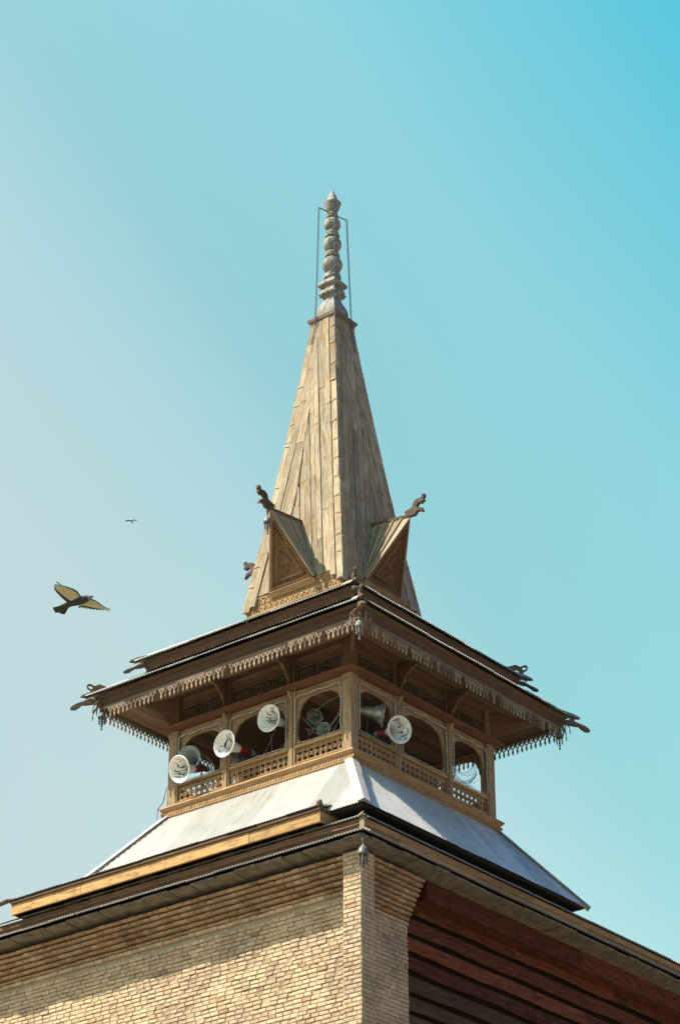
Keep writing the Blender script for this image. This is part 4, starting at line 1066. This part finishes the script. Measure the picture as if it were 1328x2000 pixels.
stH = [(.09, [(-.62, .58), (-.45, .72), (-.25, .68), (-.2, .78), (-.05, .86), (.12, .82), (.15, .68), (.02, .58)]), (.07, [(-.28, .62), (-.18, .74), (-.02, .76), (.04, .66)]), (.08, [(-.72, .48), (-.6, .42), (-.68, .3)]), dot(-.68, .66, .06), (.06, [(-.5, .45), (-.55, .30), (-.66, .22)]),
       (.08, [(.22, .62), (.34, .52), (.28, .42)]), (.09, [(.38, .52), (.46, .40), (.36, .32), (.48, .24)]), (.07, [(.55, .42), (.6, .3)]), dot(.62, .2, .05), dot(.46, -.10, .08), dot(.58, -.06, .08), dot(.55, -.16, .08),
       (.10, [(.78, .22), (.86, .0), (.82, -.22), (.66, -.38), (.45, -.40), (.52, -.48), (.66, -.52), (.62, -.68), (.42, -.74)]), (.06, [(.15, -.52), (.3, -.58), (.4, -.56)]), dot(.18, -.72, .06), (.05, [(-.1, -.62), (.02, -.66)])]
rdH = [(.05, [(-.2, .18), (-.05, .22)]), (.05, [(-.18, .05), (-.02, .12)]), (.05, [(-.16, -.1), (.0, -.02)]), (.05, [(.05, .2), (.16, .14), (.1, .05)]), (.05, [(.02, -.08), (.14, -.14)]), (.05, [(.18, .0), (.22, -.1)]), (.045, [(.4, .68), (.52, .6)]), (.045, [(.62, .55), (.72, .42)])]
horn((-1.80, -2.90, .60), aim(40, -.93, .10), .275, 'hornwhite', 'white horn loudspeaker with dark script leaning out over the leftmost balustrade', strokes=stA)
horn((-1.90, -2.52, 1.00), aim(34, -.6, .55), .265, 'horngrey', 'dark grey horn loudspeaker directly behind the leftmost white horn', red=False)
horn((-.60, -2.85, .87), aim(47, -.9, .42), .275, 'hornwhite', 'white horn loudspeaker with black script and red driver, over the second post from left', strokes=stC, more=stC2)
horn((.52, -2.75, 1.17), aim(42, -.88, .40), .272, 'hornwhite', 'white horn loudspeaker with green black script set highest under the middle arch', red=False, strokes=stD, back=.25)
horn((.93, -1.75, 1.44), aim(15, -.3, -.2), .150, 'horngrey', 'small grey horn with pale centre plug, in the arch left of the near corner', red=False, plug=True, back=.15)
horn((1.33, -1.95, .97), aim(40, -.6, .75), .140, 'horngrey', 'small grey horn half hidden behind the balustrade left of the near corner post', red=False, back=.15)
horn((-.86, -2.15, .80), aim(72, -1, .1), .140, 'horngrey', 'small greenish horn seen almost edge on below the script horn with the red driver', red=False, back=.12)
horn((2.30, -1.18, 1.31), aim(88, .98, -.16), .265, 'hornsilver', 'dented silver horn seen from its side in the arch right of the near corner post', red=False, depth=.50, back=.14)
horn((2.88, -1.40, .72), aim(34, .82, .30), .270, 'hornwhite', 'white horn loudspeaker with blue script and red lettering facing out of the right face', strokes=stH, redstrokes=rdH)

# ================================================================= rope lights, cables, netting
def curve_pts(p, q, sag, n=8):
    p = Vector(p); q = Vector(q); return [p.lerp(q, i / n) - Vector((0, 0, sag * 4 * (i / n) * (1 - i / n))) for i in range(n + 1)]
def ropelight(rot, label):
    b = MB()
    for xa, xb in BAYS:
        x0, x1 = xa + .02, xb - .02; d = 2.492
        path = [F(x0, d, .56)] + [F(x0 + random.uniform(-.008, .008), d, .56 + .18 * i) for i in range(1, 6)]
        path += [F(x0 + .02, d, 1.585)] + [F(x0 + (x1 - x0) * i / 8, d + random.uniform(-.006, .006), 1.60 + .012 * math.sin(i * 1.9) + random.uniform(-.006, .006)) for i in range(1, 8)] + [F(x1 - .02, d, 1.585)]
        path += [F(x1 + random.uniform(-.008, .008), d, 1.45 - .18 * i) for i in range(0, 6)]
        b.tube(path, .013, n=6)
        b.tube([F(xa + .05, 2.487, .545 + .01 * math.sin(i)) if i == 0 else F(xa + .05 + (xb - xa - .1) * i / 10, 2.488, .535 + random.uniform(-.012, .008)) for i in range(11)], .010, n=5)
    o = b.build('rope_light', M['ropelight'], None, rot=rot)
    return tag(o, label, 'rope light', 'rope lights around the gallery arches')
ropelight(0, 'pale rope light stapled around the arches of the sunlit left face')
ropelight(math.pi / 2, 'pale rope light stapled around the arches of the shaded right face')
def cable(paths, r, mat, label, name='cable', cat='cable', group='loose cables in the gallery'):
    b = MB()
    for p in paths: b.tube(p, r, n=5)
    o = b.build(name, M[mat], None)
    return tag(o, label, cat, group)
rc = random.Random(3)
cable([curve_pts((1.02, -2.3, 1.25), (2.2, -2.2, 1.45), .55, 12), curve_pts((1.1, -2.25, .95), (2.2, -2.25, 1.30), .35, 12), curve_pts((1.5, -2.3, .6), (2.2, -2.2, 1.50), .12, 8), curve_pts((1.75, -2.3, .55), (2.22, -2.2, 1.35), .06, 8), curve_pts((1.15, -2.28, 1.1), (2.1, -2.1, 1.5), -.12, 8)], .006, 'cable', 'thin grey cables sagging across the arch left of the near corner post')
cable([[(1.25 + .07 * math.cos(t), -2.28 + .02 * math.sin(2 * t), .82 + .06 * math.sin(t)) for t in [i * .5 for i in range(28)]] + [(1.45, -2.3, .95), (1.6, -2.3, 1.0)]], .006, 'cable', 'small coil of grey wire low in the arch left of the near corner post')
cable([curve_pts((-.1, -2.25, .55), (.75, -2.2, 1.05), .12, 8), curve_pts((.0, -2.2, .55), (.78, -2.25, .9), .1, 8), curve_pts((.2, -2.3, 1.05), (.25, -2.3, .55), 0, 4)], .005, 'cable', 'loose dark cables hanging behind the middle arch of the left face')
cable([curve_pts((-1.1, -2.35, 1.5), (-1.05, -2.3, .55), 0, 6)], .005, 'cable', 'single thin wire hanging straight down beside the second post from left')
net = []
for i in range(16):
    a = rc.uniform(.7, 1.0); z0 = rc.uniform(.95, 1.25); net.append([Vector(p) for p in curve_pts((2.25, 1.05 + rc.uniform(0, .05), z0), (2.2, 2.25, z0 + rc.uniform(-.05, .25)), rc.uniform(.25, .5), 10)])
for i in range(5):
    net.append(curve_pts((2.22, 1.3 + rc.uniform(0, .3), .5), (2.2, 2.2, .85 + rc.uniform(-.15, .2)), rc.uniform(-.05, .05), 6))
cable(net, .0032, 'bluecable', 'bundle of thin bluish wires across the rightmost arch against the sky')
net = []
for i in range(14):
    z0 = .66 + i * .017; net.append(curve_pts((-2.22, -1.7 + rc.uniform(-.3, .3), z0 + rc.uniform(-.03, .03)), (-1.35, -2.3, z0 - .12 + rc.uniform(-.03, .03)), .05, 6))
cable(net, .004, 'bluecable', 'bundle of thin bluish wires behind the leftmost arch under the white horn')
o = cable([[(-2.50, -2.52, .50), (-2.55, -2.57, .15), (-2.635, -2.64, -.02), (-2.64, -2.65, -.24)]], .012, 'cable', 'grey stay rope tied from the left corner post down past the cornice', name='stay_rope', cat='rope', group=None)
for p_, q_, lab in (((-1.25, -2.35, .50), (-.9, -2.2, 1.68), 'thin cable rising from the leftmost white horn to the gallery ceiling'), ((-.1, -2.25, .62), (.1, -1.9, 1.68), 'thin cable rising from the red driver horn to the gallery ceiling'), ((2.3, -1.75, .55), (1.9, -1.2, 1.68), 'thin cable rising behind the silver horn in the right face')):
    cable([curve_pts(p_, q_, .12, 8)], .006, 'cable', lab)
# dark hanging boards inside the right face
for y0, x0, lab in ((-.45, 1.55, 'dark hanging board seen through the middle arch of the right face'),):
    b = MB(); b.box((-.38, -.02, -.42), (.38, .02, .42))
    b.beam((-.3, 0, .42), (-.3, 0, .60), .012, .012, up=(0, 1, 0)); b.beam((.3, 0, .42), (.3, 0, .60), .012, .012, up=(0, 1, 0))
    o = b.build('hanging_board', M['darkpanel'], None, loc=(x0, y0, Z0 + 1.13), rot=math.pi / 2, bevel=.006); tag(o, lab, 'board')

# ================================================================= birds
def bird_frame(center, fx, fy):
    """plumage laid out as seen from the camera: a right, b up, d towards the camera"""
    return lambda a, b_, d: tuple(RIGHT * a + UP * b_ + BACK * d)
def pigeon():
    px = 24.0 / 4908.8                            # metres per photo pixel at this bird's distance
    c0 = (152, 1172)
    ctr = CAM + (-BACK + RIGHT * (c0[0] - 664) / 4908.8 - UP * (c0[1] - 1000) / 4908.8) * 24
    # zoom crop coordinates (6.036 per pixel, origin 80,990) -> local metres
    Q = lambda x, y: ((80 + x / 6.036 - c0[0]) * px, -(990 + y / 6.036 - c0[1]) * px)
    fn = lambda a, b_, d: RIGHT * a + UP * b_ + BACK * d
    b = MB()
    # body: rings along the spine (crop x, y, half width, half depth, depth offset)
    sp_ = [(150, 1205, 3, 3), (175, 1215, 34, 6), (240, 1205, 46, 10), (300, 1165, 36, 20), (350, 1135, 42, 36), (420, 1115, 52, 50), (500, 1095, 50, 52), (560, 1075, 38, 42), (590, 1064, 24, 27), (604, 1058, 17, 19), (615, 1057, 7, 8), (628, 1059, 1.5, 2)]
    vs = []; n = 12; k = len(sp_)
    C_ = [Vector(Q(x, y)) for x, y, *_ in sp_]
    for i, (x, y, hw, hd) in enumerate(sp_):
        d = (C_[min(i + 1, k - 1)] - C_[max(i - 1, 0)]).normalized(); nn = Vector((-d.y, d.x))
        for j in range(n):
            t = 2 * math.pi * j / n; o = nn * math.cos(t) * hw / 6.036 * px; vs.append(fn(C_[i].x + o.x, C_[i].y + o.y, math.sin(t) * hd / 6.036 * px))
    b.add(vs, [(i * n + j, i * n + (j + 1) % n, (i + 1) * n + (j + 1) % n, (i + 1) * n + j) for i in range(k - 1) for j in range(n)] + [tuple(range(n)), tuple(range((k - 1) * n, k * n))], Vector((0, 0, 1)), .5, 0)
    for fi in range(len(b.m)):                 # pale grey head and neck, reddish bill
        r_ = fi // n
        if fi < (k - 1) * n and r_ in (7, 8): b.m[fi] = 3
        if fi < (k - 1) * n and r_ == 10: b.m[fi] = 4
    # tail fan: separate feathers
    for i in range(6):
        t = i / 5; tip = (150 + t * 140, 1192 + 66 * math.sin(.35 + t * 1.25)); 
    for i in range(7):
        t = i / 6; tx, ty = 152 + 118 * t, 1190 + 68 * min(1, .15 + 1.05 * t)
        rx, ry = 300 + 30 * t, 1150 + 25 * t; dx, dy = tx - rx, ty - ry; l = math.hypot(dx, dy); ox, oy = -dy / l * 16, dx / l * 16
        pts = [(rx - ox * .4, ry - oy * .4), (tx - ox, ty - oy), (tx - dx / l * -8, ty - dy / l * -8), (tx + ox, ty + oy), (rx + ox * .4, ry + oy * .4)]
        b.prism([Q(*p_) for p_ in pts], fn, -.012 - .001 * i, -.009 - .001 * i, Vector((0, 0, 1)), .3, 0)
    def wing(lead, trail, zl, mats, feathers):
        # membrane between leading and trailing edges, several strips across: dark edge, pale inner, dark outer edge
        n_ = len(lead); st = [0, .10, .36, .60, .80, 1.0]; vs = []
        for i in range(n_):
            a = Vector(Q(*lead[i])); c = Vector(Q(*trail[i])); dz = zl[i]
            for s in st:
                p_ = a.lerp(c, s); vs.append(fn(p_.x, p_.y, dz + .012 * math.sin(math.pi * s)))
        m = len(st); o = len(vs)
        vs += [Vector(v) - BACK * (.010 if True else 0) for v in vs]
        mi = [0, 1, 2, 2, 0]
        for r in range(m - 1):
            b.add(vs, [(i * m + r, i * m + r + 1, (i + 1) * m + r + 1, (i + 1) * m + r) for i in range(n_ - 1)] + [(o + i * m + r, o + i * m + r + 1, o + (i + 1) * m + r + 1, o + (i + 1) * m + r) for i in range(n_ - 1)], Vector((0, 0, 1)), .5, mi[r])
        b.add(vs, [(i * m, (i + 1) * m, o + (i + 1) * m, o + i * m) for i in range(n_ - 1)] + [(i * m + m - 1, (i + 1) * m + m - 1, o + (i + 1) * m + m - 1, o + i * m + m - 1) for i in range(n_ - 1)], Vector((0, 0, 1)), .5, 0)
        for (x0, y0, x1, y1, wd, dz) in feathers:
            p0 = Vector(Q(x0, y0)); p1 = Vector(Q(x1, y1)); d = (p1 - p0); nn = Vector((-d.y, d.x)).normalized() * wd / 6.036 * px
            poly = [p0 - nn * .7, p0.lerp(p1, .7) - nn, p1, p0.lerp(p1, .7) + nn, p0 + nn * .7]
            b.prism([tuple(p_) for p_ in poly], fn, dz - .004, dz - .001, Vector((0, 0, 1)), .4, 0)
            mid = [p0 - nn * .3, p0.lerp(p1, .5) - nn * .3, p0.lerp(p1, .6), p0.lerp(p1, .5) + nn * .3, p0 + nn * .3]
            b.prism([tuple(p_) for p_ in mid], fn, dz - .0005, dz + .0015, Vector((0, 0, 1)), .4, 2)
    lead = [(530, 1075), (475, 1050), (440, 995), (400, 968), (340, 945), (270, 925), (225, 905)]
    trail = [(430, 1165), (370, 1130), (318, 1120), (270, 1085), (225, 1040), (190, 1000), (172, 960)]
    fe = [(235, 905, 190, 882, 7, .06), (225, 925, 168, 912, 7, .055), (215, 940, 155, 930, 7, .05), (210, 955, 158, 955, 7, .045), (205, 975, 166, 975, 8, .04)]
    fe += [(235 + 14 * i, 985 + 19 * i, 186 + 17 * i, 1005 + 17 * i, 9, .038 - .004 * i) for i in range(7)]
    wing(lead, trail, [.0, .015, .03, .04, .05, .055, .06], None, fe)
    lead = [(520, 1085), (600, 1085), (640, 1098), (690, 1130), (735, 1165), (775, 1193), (800, 1203)]
    trail = [(440, 1185), (500, 1185), (560, 1195), (620, 1205), (680, 1208), (740, 1212), (785, 1212)]
    fe = [(770, 1190, 830, 1214, 6, .0), (765, 1195, 804, 1237, 6, .0), (730, 1190, 748, 1222, 8, .004), (690, 1185, 706, 1224, 9, .008), (655, 1180, 668, 1224, 9, .01), (620, 1178, 625, 1219, 9, .012), (585, 1175, 583, 1213, 9, .014), (550, 1172, 540, 1206, 9, .014), (515, 1168, 500, 1198, 9, .014), (480, 1165, 455, 1192, 9, .014)]
    wing(lead, trail, [.0, .005, .01, .012, .01, .005, .0], None, fe)
    o = b.build('pigeon', [M['bird'], M['wingolive'], M['wingpale'], M['birdgrey'], M['redink']], None, loc=tuple(ctr))
    tag(o, 'large pigeon gliding with spread pale wings and dark fanned tail, left of the minaret', 'bird')
M['birdgrey'] = plain('pale_neck_feathers', (.20, .215, .235), .7, scale=40)
M['wingolive'] = plain('olive_sunlit_coverts', (.56, .50, .22), .8, scale=40, var=.3)  # olive coverts, colour raised to paint in sunlight through the feathers
M['wingpale'] = plain('pale_sunlit_quills', (.66, .56, .34), .8, scale=60, c2=(.34, .26, .14))  # pale quills, likewise brightened with sunlight put into the colour
pigeon()
def far_bird():
    px = 128 / 4908.8; c0 = (257, 1018)
    ctr = CAM + (-BACK + RIGHT * (c0[0] - 664) / 4908.8 - UP * (c0[1] - 1000) / 4908.8) * 128
    Q = lambda x, y: ((80 + x / 6.036 - c0[0]) * px, -(990 + y / 6.036 - c0[1]) * px)
    fn = lambda a, b_, d: RIGHT * a + UP * b_ + BACK * d
    b = MB()
    def loft(rows, dep):
        vs = []; n = 8
        for x, y, r_, d in rows:
            a = Q(x, y)
            for j in range(n):
                t = 2 * math.pi * j / n; vs.append(fn(a[0], a[1] + r_ / 6.036 * px * math.sin(t), d + dep * math.cos(t) * r_ / 6.036 * px))
        k = len(rows); b.add(vs, [(i * n + j, i * n + (j + 1) % n, (i + 1) * n + (j + 1) % n, (i + 1) * n + j) for i in range(k - 1) for j in range(n)] + [tuple(range(n)), tuple(range((k - 1) * n, k * n))], Vector((0, 0, 1)))
    loft([(998, 172, 3, .05), (1012, 165, 9, .05), (1030, 158, 8, .06), (1055, 163, 6, .02), (1070, 165, 8, 0), (1082, 157, 7, .02), (1095, 155, 6, .05), (1115, 158, 6, .06), (1138, 162, 2, .05)], 1.6)
    a0, a1, a2 = Q(1066, 163), Q(1078, 178), Q(1086, 192)
    b.tube([fn(*a0, 0), fn(*a1, -.02), fn(*a2, -.04)], [8 / 6.036 * px, 7 / 6.036 * px, 5 / 6.036 * px], n=8)
    o = b.build('bird', M['bird'], None, loc=tuple(ctr)); tag(o, 'tiny dark bird far off in the sky above the larger pigeon', 'bird')
far_bird()
